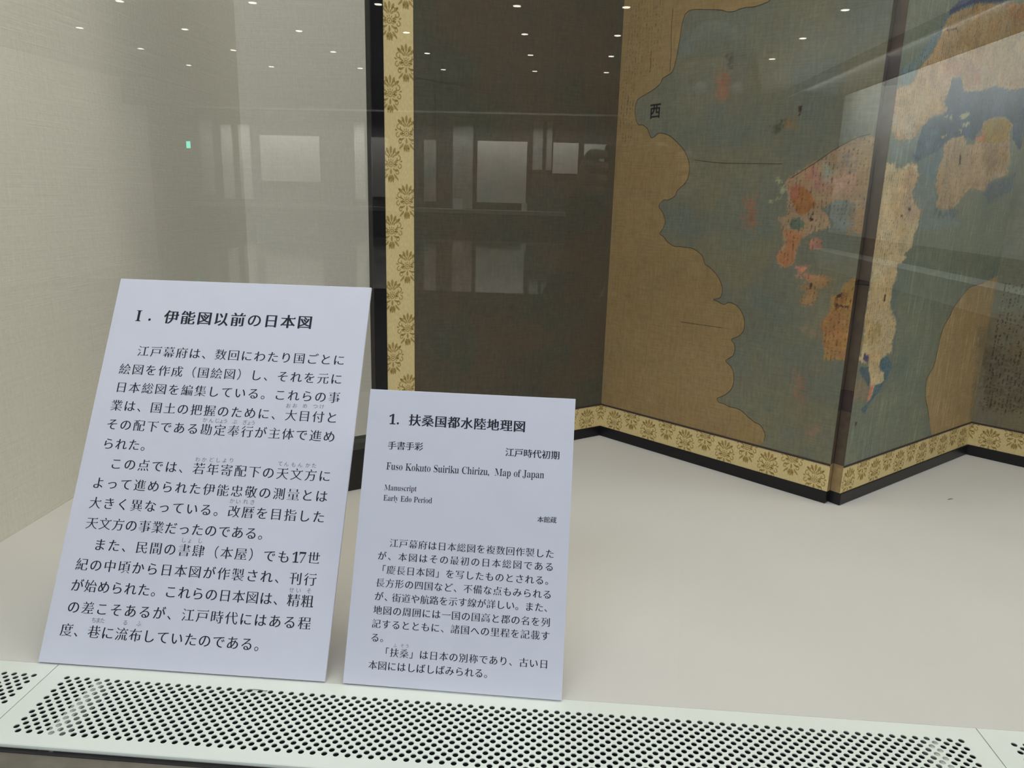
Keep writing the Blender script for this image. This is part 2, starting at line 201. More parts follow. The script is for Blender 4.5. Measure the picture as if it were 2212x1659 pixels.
PAINT={"A":[],"B":[[[112,91,56],1,0,1,[[-0.0263,0.8162],[0.2794,0.7703],[0.275,0.7552],[0.2661,0.7517],[0.2507,0.7493],[0.2378,0.7502],[0.225,0.7493],[0.2186,0.7474],[0.2053,0.7481],[0.1913,0.7527],[0.1704,0.756],[0.1347,0.7594],[0.1233,0.745],[0.1203,0.7192],[0.1182,0.7018],[0.1145,0.6814],[0.11,0.6683],[0.101,0.6631],[0.0917,0.6592],[0.0866,0.6505],[0.0736,0.6422],[0.0543,0.6341],[0.0425,0.6286],[0.0383,0.6193],[0.0384,0.6034],[0.0459,0.5871],[0.0564,0.5851],[0.0671,0.5783],[0.072,0.5686],[0.0773,0.563],[0.0842,0.566],[0.0918,0.5702],[0.1057,0.5685],[0.1198,0.5618],[0.1321,0.5528],[0.1445,0.5417],[0.1532,0.5292],[0.1583,0.5152],[0.1579,0.4997],[0.1534,0.4887],[0.1429,0.4791],[0.1376,0.4743],[0.1327,0.4646],[0.1195,0.4585],[0.1116,0.4583],[0.1026,0.4477],[0.1107,0.4381],[0.1174,0.4253],[0.1158,0.4121],[0.1088,0.4002],[0.1173,0.3957],[0.126,0.387],[0.1404,0.3807],[0.1521,0.3808],[0.1637,0.3802],[0.1752,0.3797],[0.1869,0.3757],[0.1989,0.3669],[0.2046,0.3545],[0.2135,0.3505],[0.2253,0.3419],[0.2347,0.3316],[0.2411,0.3179],[0.2401,0.3041],[0.2333,0.2995],[0.2263,0.2974],[0.2356,0.2946],[0.2468,0.2914],[0.2553,0.2956],[0.2642,0.2947],[0.2734,0.2904],[0.2801,0.2833],[0.2856,0.2745],[0.288,0.2621],[0.2865,0.2507],[0.2787,0.2416],[0.2671,0.2346],[0.2732,0.2277],[0.2753,0.2183],[0.2728,0.2081],[0.2653,0.2019],[0.2605,0.1961],[0.2702,0.1895],[0.2767,0.1791],[0.2788,0.1663],[0.2767,0.1525],[0.2682,0.1407],[0.2563,0.1322],[0.2511,0.1287],[0.2554,0.1228],[0.2647,0.1221],[0.2759,0.1194],[0.2867,0.1194],[0.2958,0.1181],[0.3051,0.1135],[0.3127,0.1085],[0.32,0.1052],[0.3238,0.1028],[0.3325,0.1015],[0.3401,0.0951],[0.3448,0.0863],[0.3442,0.0745],[0.3353,0.0622],[-0.0179,0.0621],[-0.0293,0.3659]]],[[128,104,76],2,0,0,[[0.3322,0.4932],[0.3448,0.5031],[0.3589,0.5109],[0.37,0.5169],[0.3836,0.5244],[0.3966,0.5342],[0.4226,0.5477],[0.4484,0.5548],[0.4742,0.5558],[0.4683,0.5059],[0.4736,0.4107],[0.4508,0.4189],[0.4356,0.4291],[0.4073,0.4513],[0.3926,0.4536],[0.408,0.4347],[0.4093,0.425],[0.3967,0.4216],[0.3797,0.4159],[0.3674,0.4057],[0.3641,0.3954],[0.3624,0.372],[0.3554,0.3655],[0.3402,0.3607],[0.3322,0.3696],[0.3316,0.3799],[0.3403,0.3997],[0.3348,0.4199],[0.328,0.4371],[0.3444,0.4435],[0.3392,0.4605]]],[[124,108,74],2,1,0,[[0.4285,0.548],[0.465,0.5409],[0.468,0.4898],[0.4368,0.5021]]],[[150,112,92],2,1,0,[[0.396,0.4945],[0.4339,0.5],[0.4403,0.4843],[0.4315,0.4778],[0.4097,0.4753],[0.3903,0.4771],[0.3849,0.4835]]],[[128,80,40],2,0,0,[[0.341,0.4852],[0.3628,0.4833],[0.378,0.4736],[0.3823,0.4583],[0.3699,0.4445],[0.3606,0.4431],[0.3452,0.4606],[0.3406,0.4684]]],[[135,72,62],2,1,0,[[0.3405,0.4897],[0.3542,0.4854],[0.3512,0.4708],[0.3422,0.465],[0.3388,0.4784]]],[[140,86,78],3,1,0,[[0.3637,0.5041],[0.3804,0.5096],[0.3878,0.4966],[0.3849,0.4835],[0.3717,0.4867]]],[[108,122,104],2,1,0,[[0.3897,0.5171],[0.4007,0.5106],[0.399,0.4977],[0.3896,0.4999]]],[[92,84,84],3,1,0,[[0.4174,0.5347],[0.4305,0.5251],[0.4303,0.5105],[0.4186,0.5169]]],[[92,98,92],2,0,0,[[0.4058,0.4622],[0.4252,0.467],[0.4447,0.4601],[0.4453,0.4313],[0.4389,0.4223],[0.4165,0.4233],[0.4116,0.4352],[0.3989,0.4544]]],[[74,84,66],2,0,0,[[0.345,0.4323],[0.3528,0.4383],[0.3647,0.4387],[0.3694,0.4299],[0.3636,0.4184],[0.3488,0.421]]],[[122,92,60],2,1,0,[[0.4331,0.4576],[0.4616,0.4532],[0.4656,0.4162],[0.4393,0.4191]]],[[138,90,56],2.5,0,0,[[0.3359,0.4185],[0.3736,0.4182],[0.3667,0.4065],[0.3604,0.3889],[0.36,0.3716],[0.3487,0.3637],[0.3342,0.3695],[0.3304,0.381],[0.3439,0.3936],[0.3407,0.4096]]],[[136,92,72],1,0,0,[[0.3799,0.405],[0.3853,0.4093],[0.3922,0.4105],[0.3997,0.4062],[0.4029,0.3941],[0.384,0.3917],[0.3798,0.3971]]],[[126,94,58],3,0,0,[[0.3672,0.3629],[0.3825,0.3654],[0.3764,0.3568],[0.3889,0.3522],[0.4048,0.3571],[0.4219,0.3496],[0.4185,0.3402],[0.4022,0.3317],[0.4024,0.3202],[0.3942,0.3099],[0.3791,0.3058],[0.3748,0.3111],[0.3836,0.318],[0.3846,0.3298],[0.3757,0.3335],[0.3882,0.3394],[0.3722,0.3518]]],[[168,98,82],2,1,0,[[0.3678,0.363],[0.3825,0.3654],[0.3753,0.3561],[0.3891,0.3511],[0.3823,0.3481],[0.3709,0.3528]]],[[130,98,52],2,0,0,[[0.4389,0.3412],[0.4503,0.3557],[0.4645,0.3559],[0.4654,0.3251],[0.464,0.3026],[0.4657,0.2574],[0.4621,0.2338],[0.426,0.2276],[0.4204,0.262],[0.4164,0.2848],[0.4256,0.3034],[0.4245,0.3204],[0.4261,0.3263],[0.4381,0.3299]]],[[122,78,44],3,1,0,[[0.4269,0.3024],[0.4514,0.3055],[0.4553,0.2844],[0.451,0.2666],[0.448,0.2547],[0.4343,0.2455],[0.4231,0.2507],[0.4171,0.2791]]],[[100,56,30],3,1,0,[[0.4302,0.321],[0.4424,0.3315],[0.4502,0.3233],[0.4449,0.3126],[0.4339,0.3101]]],[[126,90,56],2,0,0,[[0.4237,0.2417],[0.462,0.248],[0.4603,0.235],[0.4399,0.2338]]],[[112,92,64],2,1,0,[[0.3834,0.2708],[0.3962,0.275],[0.409,0.2686],[0.4193,0.2619],[0.4106,0.2558],[0.3903,0.2646]]],[[122,72,48],3,1,0,[[0.1959,0.6597],[0.2147,0.6595],[0.2192,0.6235],[0.2038,0.6172]]],[[120,76,52],3,1,0,[[0.2629,0.4645],[0.2828,0.4649],[0.2944,0.4208],[0.2732,0.4168]]],[[118,82,58],3,1,0,[[0.3804,0.1984],[0.3984,0.1925],[0.4029,0.1561],[0.3887,0.1562]]],[[122,88,68],3,1,0,[[0.4147,0.1115],[0.4266,0.116],[0.4274,0.0973],[0.4201,0.0938]]],[[108,82,44],2,1,0,[[0.3187,0.5804],[0.3364,0.5818],[0.3382,0.5677],[0.3217,0.565]]],[[50,54,40],2,1,0,[[0.3,0.5724],[0.314,0.5784],[0.3191,0.5662],[0.3073,0.5633]]],[[62,60,60],2,1,0,[[0.2106,0.6833],[0.2212,0.6834],[0.2259,0.6641],[0.2153,0.6639]]],[[118,116,84],2,0,0,[[0.3164,0.4962],[0.3252,0.4951],[0.3269,0.4906],[0.3211,0.4883],[0.3163,0.4917]]],[[118,116,84],2,0,0,[[0.3231,0.4816],[0.3301,0.4851],[0.3332,0.4795],[0.3291,0.4726],[0.3233,0.4748]]],[[118,116,84],2,0,0,[[0.3183,0.4644],[0.3281,0.4704],[0.3297,0.4676],[0.3203,0.4634]]],[[118,116,84],2,0,0,[[0.3103,0.4631],[0.3146,0.4638],[0.3139,0.4586],[0.3094,0.4596]]],[[58,40,34],1.5,0,0,[[0.378,0.446],[0.3821,0.4461],[0.3828,0.4428],[0.3791,0.4421]]],[[58,40,34],1.5,0,0,[[0.3772,0.4381],[0.3818,0.4394],[0.3828,0.4339],[0.3784,0.4332]]],[[58,40,34],1.5,0,0,[[0.339,0.5996],[0.3437,0.6004],[0.3457,0.5884],[0.3416,0.5881]]],[[58,40,34],1.5,0,0,[[0.3893,0.3396],[0.3928,0.3405],[0.3931,0.333],[0.3898,0.3315]]],[[58,40,34],1.5,0,0,[[0.4328,0.327],[0.4402,0.3312],[0.4399,0.3244],[0.434,0.3226]]],[[58,40,34],1.5,0,0,[[0.4333,0.3146],[0.4515,0.3134],[0.4519,0.3101],[0.4337,0.3118]]]],"C":[[[92,102,100],2,1,0,[[0.0026,0.5479],[0.0625,0.5544],[0.0808,0.5623],[0.109,0.5543],[0.1669,0.5548],[0.1695,0.5345],[0.1571,0.5176],[0.1558,0.4949],[0.1726,0.4597],[0.241,0.4562],[0.2655,0.4308],[0.1294,0.4259],[0.11,0.4723],[0.0912,0.477],[0.0939,0.4821],[0.0986,0.5073],[0.0914,0.5229],[0.0567,0.5204],[0.0173,0.5243],[0.0082,0.5286]]],[[62,72,84],2,0,0,[[0.1424,0.6107],[0.1526,0.6262],[0.1557,0.6489],[0.1845,0.652],[0.2011,0.6328],[0.2597,0.6395],[0.3063,0.6513],[0.4168,0.6601],[0.4733,0.66],[0.5176,0.5706],[0.4456,0.5596],[0.4087,0.5758],[0.3988,0.5976],[0.3661,0.6074],[0.3264,0.6043],[0.2885,0.594],[0.2827,0.5829],[0.2706,0.5747],[0.2644,0.5648],[0.2384,0.5674],[0.1867,0.5641],[0.1669,0.5548],[0.1525,0.5439],[0.1325,0.5368],[0.0965,0.5271],[0.0785,0.5301],[0.0829,0.5557],[0.0891,0.5754],[0.1048,0.5862],[0.1456,0.5953]]],[[76,92,96],2,1,0,[[0.1388,0.5571],[0.1428,0.5713],[0.1218,0.5679],[0.096,0.5545],[0.0891,0.5365],[0.1114,0.5077],[0.1448,0.5008],[0.1572,0.5238],[0.1614,0.5443],[0.1627,0.5535]]],[[140,112,76],2,0,0,[[0.1855,0.7521],[0.2351,0.7598],[0.3063,0.7718],[0.359,0.7821],[0.4347,0.7971],[0.5003,0.6683],[0.4178,0.658],[0.3609,0.6503],[0.3059,0.6523],[0.2597,0.6395],[0.2011,0.6328],[0.1845,0.652],[0.1564,0.647],[0.1516,0.6291],[0.1424,0.6107],[0.1583,0.6041],[0.1552,0.6],[0.1456,0.5953],[0.1183,0.5912],[0.1048,0.5862],[0.0891,0.5754],[0.0783,0.5699],[0.0767,0.5621],[0.0625,0.5544],[0.0371,0.551],[0.0171,0.5516],[-0.011,0.5683],[-0.0161,0.5861],[-0.0164,0.5806],[-0.0072,0.6138],[0.0121,0.6202],[0.0394,0.6275],[0.0641,0.6576],[0.0826,0.6708],[0.1002,0.6933],[0.1026,0.7047],[0.1112,0.7169],[0.1204,0.7274],[0.1489,0.74]]],[[128,98,50],3,1,0,[[0.1876,0.7468],[0.3622,0.7754],[0.414,0.7196],[0.4094,0.6757],[0.3391,0.6683],[0.2205,0.6757],[0.1904,0.6917],[0.1365,0.683],[0.1596,0.7116]]],[[128,84,58],3,1,0,[[0.1391,0.6758],[0.2186,0.6804],[0.2537,0.6542],[0.2115,0.6368],[0.1886,0.6534],[0.1492,0.6482],[0.1292,0.6604]]],[[138,82,38],3,1,0,[[0.294,0.7699],[0.3853,0.7789],[0.3995,0.7496],[0.3273,0.7549]]],[[150,122,72],3,1,0,[[0.0191,0.6163],[0.101,0.6289],[0.1404,0.6163],[0.1335,0.5982],[0.0931,0.5892],[0.0199,0.5751],[0.012,0.5883]]],[[150,130,104],3,1,0,[[-0.008,0.5776],[0.0611,0.5848],[0.0783,0.5699],[0.0538,0.5558],[0.0223,0.5538]]],[[84,98,98],1.5,0,0,[[0.0036,0.6417],[0.0311,0.6538],[0.057,0.6732],[0.0734,0.6916],[0.0962,0.7047],[0.1069,0.7227],[0.1176,0.7352],[0.1447,0.7513],[0.1533,0.7582],[0.2079,0.767],[0.1869,0.7486],[0.1493,0.7391],[0.1183,0.7271],[0.1053,0.7151],[0.1018,0.7009],[0.0842,0.6784],[0.0689,0.6619],[0.0415,0.6459],[0.0311,0.6284],[0.015,0.6232]]],[[62,64,84],1.5,0,0,[[0.1176,0.7352],[0.1447,0.7513],[0.1533,0.7582],[0.3519,0.7901],[0.2763,0.7691],[0.1892,0.7546],[0.1489,0.74],[0.1182,0.7275]]],[[128,126,96],2,0,0,[[0.1987,0.5955],[0.2138,0.5997],[0.2307,0.6062],[0.235,0.6014],[0.2137,0.5936]]],[[128,126,96],2,0,0,[[0.2093,0.5861],[0.2373,0.5892],[0.2385,0.5861],[0.2155,0.5824]]],[[128,126,96],2,0,0,[[0.1485,0.5617],[0.1645,0.5678],[0.1675,0.5659],[0.1514,0.5599]]],[[128,126,96],2,0,0,[[0.203,0.5775],[0.2147,0.5783],[0.215,0.5711]]],[[128,126,96],2,0,0,[[0.1492,0.5916],[0.1617,0.5946],[0.159,0.5894]]],[[128,126,96],2,0,0,[[0.1673,0.592],[0.1752,0.5956],[0.1754,0.5886]]],[[140,116,84],2.5,0,0,[[0.1695,0.5345],[0.1636,0.5445],[0.1669,0.5548],[0.1917,0.5634],[0.2191,0.5667],[0.2408,0.5612],[0.2375,0.5568],[0.2665,0.5596],[0.2677,0.5692],[0.2907,0.576],[0.2827,0.5829],[0.2885,0.594],[0.3264,0.6043],[0.3661,0.6074],[0.3988,0.5976],[0.3898,0.5858],[0.3965,0.5773],[0.4125,0.5418],[0.4119,0.5302],[0.4128,0.5152],[0.3675,0.508],[0.3431,0.5004],[0.3348,0.4877],[0.2812,0.4898],[0.2614,0.4816],[0.246,0.4693],[0.2303,0.4582],[0.1958,0.4536],[0.1657,0.4597],[0.1724,0.4734],[0.1572,0.4908],[0.1571,0.5176]]],[[132,104,44],2.5,0,0,[[0.2852,0.5831],[0.2914,0.5931],[0.3268,0.6033],[0.3666,0.6063],[0.396,0.5974],[0.387,0.5856],[0.3929,0.5725],[0.3436,0.564],[0.2806,0.5625],[0.2957,0.5763]]],[[126,92,48],3,1,0,[[0.2928,0.5579],[0.3911,0.5702],[0.4068,0.5415],[0.339,0.5104],[0.3145,0.5306]]],[[176,84,66],2,1,0,[[0.2677,0.5692],[0.2907,0.576],[0.3013,0.5691],[0.2698,0.564]]],[[66,72,86],2.5,1,0,[[0.3387,0.498],[0.3653,0.5067],[0.4229,0.5121],[0.4431,0.5198],[0.4527,0.4988],[0.4285,0.4864],[0.3563,0.4688],[0.3335,0.4843]]],[[60,70,78],2.5,1,0,[[0.1664,0.4576],[0.1962,0.4525],[0.236,0.4561],[0.2417,0.4474],[0.1874,0.4439]]],[[156,134,96],2,0,0,[[-0.0119,0.5183],[0.0251,0.518],[0.0285,0.5134],[0.0444,0.514],[0.0648,0.5207],[0.0882,0.5198],[0.0986,0.5073],[0.0923,0.4871],[0.087,0.4769],[0.0941,0.468],[0.121,0.4519],[0.1214,0.4302],[0.1124,0.4226],[0.1125,0.3999],[0.0901,0.389],[0.0989,0.3831],[0.0721,0.3726],[0.0786,0.3507],[0.0698,0.342],[0.0724,0.3096],[0.0978,0.2866],[0.1021,0.272],[0.0955,0.2546],[0.1007,0.2289],[0.0974,0.2367],[0.0752,0.233],[0.0645,0.2221],[0.07,0.2107],[0.083,0.2055],[0.0828,0.1982],[0.087,0.1916],[0.0767,0.1868],[0.058,0.188],[0.0547,0.1751],[0.0511,0.1634],[0.0434,0.1584],[0.0447,0.1704],[0.046,0.1823],[0.0443,0.197],[0.033,0.2138],[0.032,0.2258],[0.0117,0.228],[-0.0031,0.2355],[-0.016,0.2528],[0.0055,0.239],[0.004,0.2689],[0.0014,0.303],[0.0034,0.343],[0.0035,0.3584],[-0.001,0.3826],[-0.008,0.4235]]],[[150,112,78],3,1,0,[[0.0695,0.519],[0.0959,0.5092],[0.0923,0.4871],[0.0715,0.4726],[0.0601,0.4961]]],[[150,112,88],3,1,0,[[0.0609,0.4664],[0.0987,0.467],[0.121,0.4519],[0.1085,0.4364],[0.0649,0.4465]]],[[134,108,52],3,1,0,[[0.0066,0.2914],[0.0531,0.2819],[0.0483,0.259],[0.0027,0.2576]]],[[72,82,78],1,1,0,[[0.026,0.5152],[0.0501,0.5152],[0.055,0.5125],[0.0313,0.5106]]],[[46,50,74],1,1,0,[[0.0717,0.5318],[0.0916,0.5288],[0.0914,0.5229],[0.0804,0.5243]]],[[118,96,72],2,1,0,[[-0.0055,0.2032],[0.0357,0.204],[0.0466,0.1882],[0.0391,0.1663],[-0.0002,0.1743]]],[[66,60,88],1.5,0,0,[[0.014,0.2441],[0.0291,0.2367],[0.0286,0.2261],[0.0127,0.2326]]],[[70,80,84],1.5,0,0,[[0.0063,0.224],[0.0317,0.2187],[0.042,0.1973],[0.0427,0.1864],[0.0175,0.2062],[0.006,0.217]]],[[66,84,88],1.5,0,0,[[0.0651,0.228],[0.0851,0.2307],[0.1058,0.2163],[0.1021,0.2044],[0.0939,0.1919],[0.0864,0.1855],[0.0717,0.1715],[0.0579,0.1636],[0.0455,0.1508],[0.0408,0.1429],[0.0246,0.1539],[0.0371,0.1569],[0.0598,0.1731],[0.0607,0.1864],[0.0877,0.189],[0.083,0.2055],[0.0673,0.2122]]],[[160,92,76],1.5,0,0,[[0.0486,0.1892],[0.0564,0.1858],[0.0518,0.1694],[0.0444,0.1631],[0.0449,0.174]]],[[78,86,82],2,1,0,[[0.0786,0.3507],[0.0901,0.3433],[0.0889,0.3085],[0.1082,0.2835],[0.1095,0.2473],[0.1032,0.2286],[0.0949,0.2487],[0.0979,0.2783],[0.0724,0.3096],[0.0698,0.342]]],[[124,102,66],1,0,1,[[0.4999,0.3506],[0.3935,0.3309],[0.3419,0.3261],[0.3203,0.3147],[0.3057,0.305],[0.2898,0.2935],[0.2823,0.281],[0.2666,0.2658],[0.2593,0.2467],[0.2571,0.2271],[0.2544,0.2108],[0.2517,0.1945],[0.2346,0.1782],[0.2347,0.1614],[0.2397,0.1422],[0.2564,0.1193],[0.2689,0.0965],[0.298,0.0527],[0.3636,0.0038],[0.6026,0.039]]],[[104,92,70],2,1,0,[[0.4035,0.2464],[0.4433,0.2524],[0.4669,0.274],[0.4786,0.0588],[0.4436,0.0645]]],[[70,50,38],1.5,0,0,[[0.1167,0.7075],[0.1453,0.7138],[0.1468,0.7126],[0.1191,0.7069]]],[[70,50,38],1.5,0,0,[[0.0625,0.4474],[0.0688,0.4475],[0.0693,0.4445],[0.0639,0.4444]]],[[70,50,38],1.5,0,0,[[0.0822,0.4572],[0.0911,0.4573],[0.0916,0.4542],[0.0835,0.4542]]],[[70,50,38],1.5,0,0,[[0.0486,0.3294],[0.0532,0.3292],[0.0542,0.3177],[0.0493,0.3191]]],[[70,50,38],1.5,0,0,[[0.0141,0.135],[0.021,0.1339],[0.0212,0.129],[0.0154,0.1299]]],[[70,50,38],1.5,0,0,[[0.2218,0.5402],[0.2266,0.5405],[0.2293,0.5269],[0.2245,0.5267]]]],"D":[[[96,84,62],1,1,0,[[-0.0343,0.2709],[0.0822,0.2857],[0.1222,0.0452],[-0.0071,0.0114]]],[[80,68,50],3,1,0,[[-0.0065,0.2132],[0.0924,0.2243],[0.1109,0.1131],[0.0147,0.0916]]]]}
LINES={"crease_A":[[[0.075,0.6277],[0.108,0.6263],[0.1638,0.6242]],[[0.1064,0.6375],[0.1067,0.5381]],[[0.0711,0.6241],[0.0789,0.6281]]],"crease_B":[[[0.1666,0.5254],[0.2194,0.5198],[0.3234,0.5176]],[[0.3394,0.4964],[0.3744,0.5186],[0.3999,0.536],[0.4312,0.5525],[0.4499,0.557]],[[0.1024,0.7656],[0.102,0.7302],[0.1047,0.7012],[0.1049,0.6685]],[[0.065,0.6718],[0.064,0.7053]],[[0.1653,0.2508],[0.2476,0.2518]]]}
TEXT={"L":[["伊能図以前の日本図","h",0,[67.52,365.9],8,[218.67,365.95]],["Ⅰ","h",0,[30.2,365.93],0,[30.2,365.93]],["・","h",0,[42.96,361.82],0,[42.96,361.82]],["江戸幕府は、数回にわたり国ごとに","b",0,[43.08,325.01],15,[262.0,324.09]],["絵図を作成（国絵図）し、それを元に","b",0,[26.76,303.69],16,[261.79,302.72]],["日本総図を編集している。これらの事","b",0,[27.05,283.06],16,[261.8,282.24]],["業は、国土の把握のために、大目付と","b",0,[25.75,262.63],16,[262.18,260.22]],["その配下である勘定奉行が主体で進め","b",0,[25.48,241.81],16,[261.96,239.88]],["られた。","b",0,[25.63,220.6],2,[53.76,220.58]],["この点では、若年寄配下の天文方に","b",0,[38.58,199.64],15,[262.47,198.06]],["よって進められた伊能忠敬の測量とは","b",0,[23.76,178.7],16,[261.84,177.08]],["大きく異なっている。改暦を目指した","b",0,[24.69,157.93],16,[261.61,156.03]],["天文方の事業だったのである。","b",0,[25.55,137.02],12,[194.05,135.84]],["また、民間の書肆（本屋）でも","b",0,[38.8,115.81],13,[231.21,114.54]],["17","b",0,[243.37,114.53],1,[250.23,114.63]],["世","b",0,[261.88,114.87],0,[261.88,114.87]],["紀の中頃から日本図が作製され、刊行","b",0,[24.08,95.35],16,[261.03,93.99]],["が始められた。これらの日本図は、精粗","b",0,[23.72,74.7],17,[260.96,73.06]],["の差こそあるが、江戸時代にはある程","b",0,[24.72,53.6],16,[260.9,52.3]],["度、巷に流布していたのである。","b",0,[22.28,31.67],13,[206.38,29.55]],["お","r",0,[213.66,270.99],0,[213.66,270.99]],["お","r",0,[220.68,271.32],0,[220.68,271.32]],["め","r",0,[231.65,271.55],0,[231.65,271.55]],["つ","r",0,[242.9,271.64],0,[242.9,271.64]],["け","r",0,[249.92,271.69],0,[249.92,271.69]],["か","r",0,[125.77,251.17],0,[125.77,251.17]],["ん","r",0,[132.49,250.92],0,[132.49,250.92]],["じ","r",0,[139.14,251.1],0,[139.14,251.1]],["ょ","r",0,[143.88,250.76],0,[143.88,250.76]],["う","r",0,[148.1,250.96],0,[148.1,250.96]],["ぶ","r",0,[158.34,250.74],0,[158.34,250.74]],["ぎ","r",0,[169.42,250.42],0,[169.42,250.42]],["ょ","r",0,[174.09,250.36],0,[174.09,250.36]],["う","r",0,[178.3,250.56],0,[178.3,250.56]],["わ","r",0,[125.32,208.57],0,[125.32,208.57]],["か","r",0,[132.32,208.65],0,[132.32,208.65]],["ど","r",0,[140.1,209.04],0,[140.1,209.04]],["し","r",0,[147.13,208.85],0,[147.13,208.85]],["よ","r",0,[154.38,208.94],0,[154.38,208.94]],["り","r",0,[161.59,209.3],0,[161.59,209.3]],["て","r",0,[213.97,208.51],0,[213.97,208.51]],["ん","r",0,[220.48,208.43],0,[220.48,208.43]],["も","r",0,[228.12,208.14],0,[228.12,208.14]],["ん","r",0,[235.01,208.21],0,[235.01,208.21]],["か","r",0,[243.28,208.22],0,[243.28,208.22]],["た","r",0,[249.88,208.28],0,[249.88,208.28]],["か","r",0,[169.1,167.36],0,[169.1,167.36]],["い","r",0,[175.6,167.26],0,[175.6,167.26]],["れ","r",0,[183.41,167.38],0,[183.41,167.38]],["き","r",0,[190.66,167.18],0,[190.66,167.18]],["し","r",0,[125.3,125.19],0,[125.3,125.19]],["ょ","r",0,[131.77,124.98],0,[131.77,124.98]],["し","r",0,[142.57,125.58],0,[142.57,125.58]],["せ","r",0,[243.72,82.95],0,[243.72,82.95]],["い","r",0,[250.68,82.81],0,[250.68,82.81]],["そ","r",0,[261.34,83.03],0,[261.34,83.03]],["ち","r",0,[48.2,42.45],0,[48.2,42.45]],["ま","r",0,[52.62,42.44],0,[52.62,42.44]],["た","r",0,[57.04,42.44],0,[57.04,42.44]],["る","r",0,[80.64,41.96],0,[80.64,41.96]],["ふ","r",0,[94.72,41.87],0,[94.72,41.87]]],"R":[["1","h",0,[25.82,256.99],0,[25.82,256.99]],["・","h",0,[31.56,253.05],0,[31.56,253.05]],["扶桑国都水陸地理図","h",0,[48.79,257.39],8,[155.17,256.49]],["手書手彩","m",0,[27.62,230.46],3,[55.12,230.85]],["江戸時代初期","m",0,[146.91,230.03],5,[192.54,229.59]],["本館蔵","s",0,[181.13,166.02],2,[193.81,166.27]],["Fuso Kokuto Suiriku Chirizu,  Map of Japan","L",0,[23.67,206.12],1,[182.64,206.12]],["Manuscript","l",0,[23.54,185.49],1,[56.4,185.99]],["Early Edo Period","l",0,[23.48,175.24],1,[72.86,175.25]],["江戸幕府は日本総図を複数回作製した","b",0,[38.09,134.39],16,[191.95,133.77]],["が、本図はその最初の日本総図である","b",0,[27.35,121.48],16,[192.04,121.46]],["「慶長日本図」を写したものとされる。","b",1,[37.57,108.46],16,[183.43,108.33]],["長方形の四国など、不備な点もみられる","b",0,[27.78,95.74],17,[191.43,95.41]],["が、","b",0,[27.84,82.86],1,[37.63,82.66]],["街道や航路を示す線が詳しい。また、","b",0,[45.27,82.43],15,[184.25,83.03]],["地図の周囲には一国の国高と郡の名を列","b",0,[27.69,69.84],17,[191.26,69.7]],["記するとともに、諸国への里程を記載す","b",0,[27.64,57.11],17,[191.59,57.25]],["る。","b",0,[27.51,44.13],1,[36.96,44.27]],["「扶桑」は日本の別称であり、古い日","b",1,[47.53,31.43],16,[191.55,31.5]],["本図にはしばしばみられる。","b",0,[27.65,18.76],11,[130.43,18.84]],["ふ","r",0,[47.73,38.02],0,[47.73,38.02]],["そ","r",0,[54.88,38.53],0,[54.88,38.53]],["う","r",0,[59.63,38.55],0,[59.63,38.55]]]}

# ================================================================ STRUCTURE
XL, XR, YB, YF, ZT = -.5815, 3.10, 1.083, -.125, 2.2
VX0, VX1, VD = -.3383, .5345, .110
def slab(name, x0, x1, y0, y1, z0, z1, mt, bev=0, **p):
    b = MB(); b.box(x0, x1, y0, y1, z0, z1, bev=bev); return b.out(name, mt, kind='structure', **p)
slab('floor', XL, XR, .0006, YB, -.02, 0, 'case_floor', bev=.0008)
slab('wall_left', XL-.04, XL, -.155, YB+.04, -.1, ZT, 'wall')
slab('wall_back', XL, XR, YB, YB+.04, -.1, ZT, 'wall')
slab('wall_right', XR, XR+.04, -.155, YB+.04, -.1, ZT, 'wall')
slab('ceiling', XL, XR, -.10, YB, ZT-.02, ZT, 'case_ceiling')
b = MB(); b.box(XL, XR, -.112, .0, -.09, -.085); b.box(XL, XR, .0005, .004, -.09, -.021); b.box(XL, XR, -.1115, -.1085, -.09, -.006)
b.out('trim_1', 'dark', kind='structure')
slab('trim_2', XL+.0002, XR-.0002, -.155, -.1118, -.20, -.0062, 'sill', bev=.001)
slab('wall_front', XL, XR, -.155, -.12, FZ, -.2005, 'hallwhite')
slab('wall_header', XL-.3, XR+.3, -.155, -.10, ZT-.14, ZT+.1, 'hall')
b = MB(); b.box(XL, XR, -.1290, -.1210, -.0060, ZT-.14); b.out('window_1', 'glass', kind='structure')
# hall behind the viewer (seen mirrored in the pane)
HX0, HX1, HY = -6.95, 4.35, -12.6
slab('floor_hall', HX0, HX1, HY, -.155, FZ-.05, FZ, 'hallfloor')
slab('ceiling_hall', HX0, HX1, HY, -.155, CZ, CZ+.05, 'hallceil')
slab('wall_hall_left', HX0-.05, HX0, HY, -.155, FZ, CZ, 'hallwhite')
slab('wall_hall_right', HX1, HX1+.05, HY, -.155, FZ, CZ, 'hall')
slab('wall_hall_far', HX0, HX1, HY-.05, HY, FZ, CZ, 'grey')
slab('wall_hall_near_left', HX0, XL-.041, -.155, -.12, FZ, CZ, 'hall')
slab('wall_hall_near_right', XR+.041, HX1, -.155, -.12, FZ, CZ, 'hall')
n = 4
def trim(x0, x1, y0, y1, z0, z1, mt):
    global n; slab('trim_%d' % n, x0, x1, y0, y1, z0, z1, mt); n += 1
trim(-6.1, .9, HY, -12.2, .13, .19, 'pale')          # ledge of the far case
trim(-6.1, .9, HY, -12.2, 1.668, 1.676, 'grey')        # its upper rail
trim(-6.1, .9, HY, -12.2, FZ, .10, 'hall')
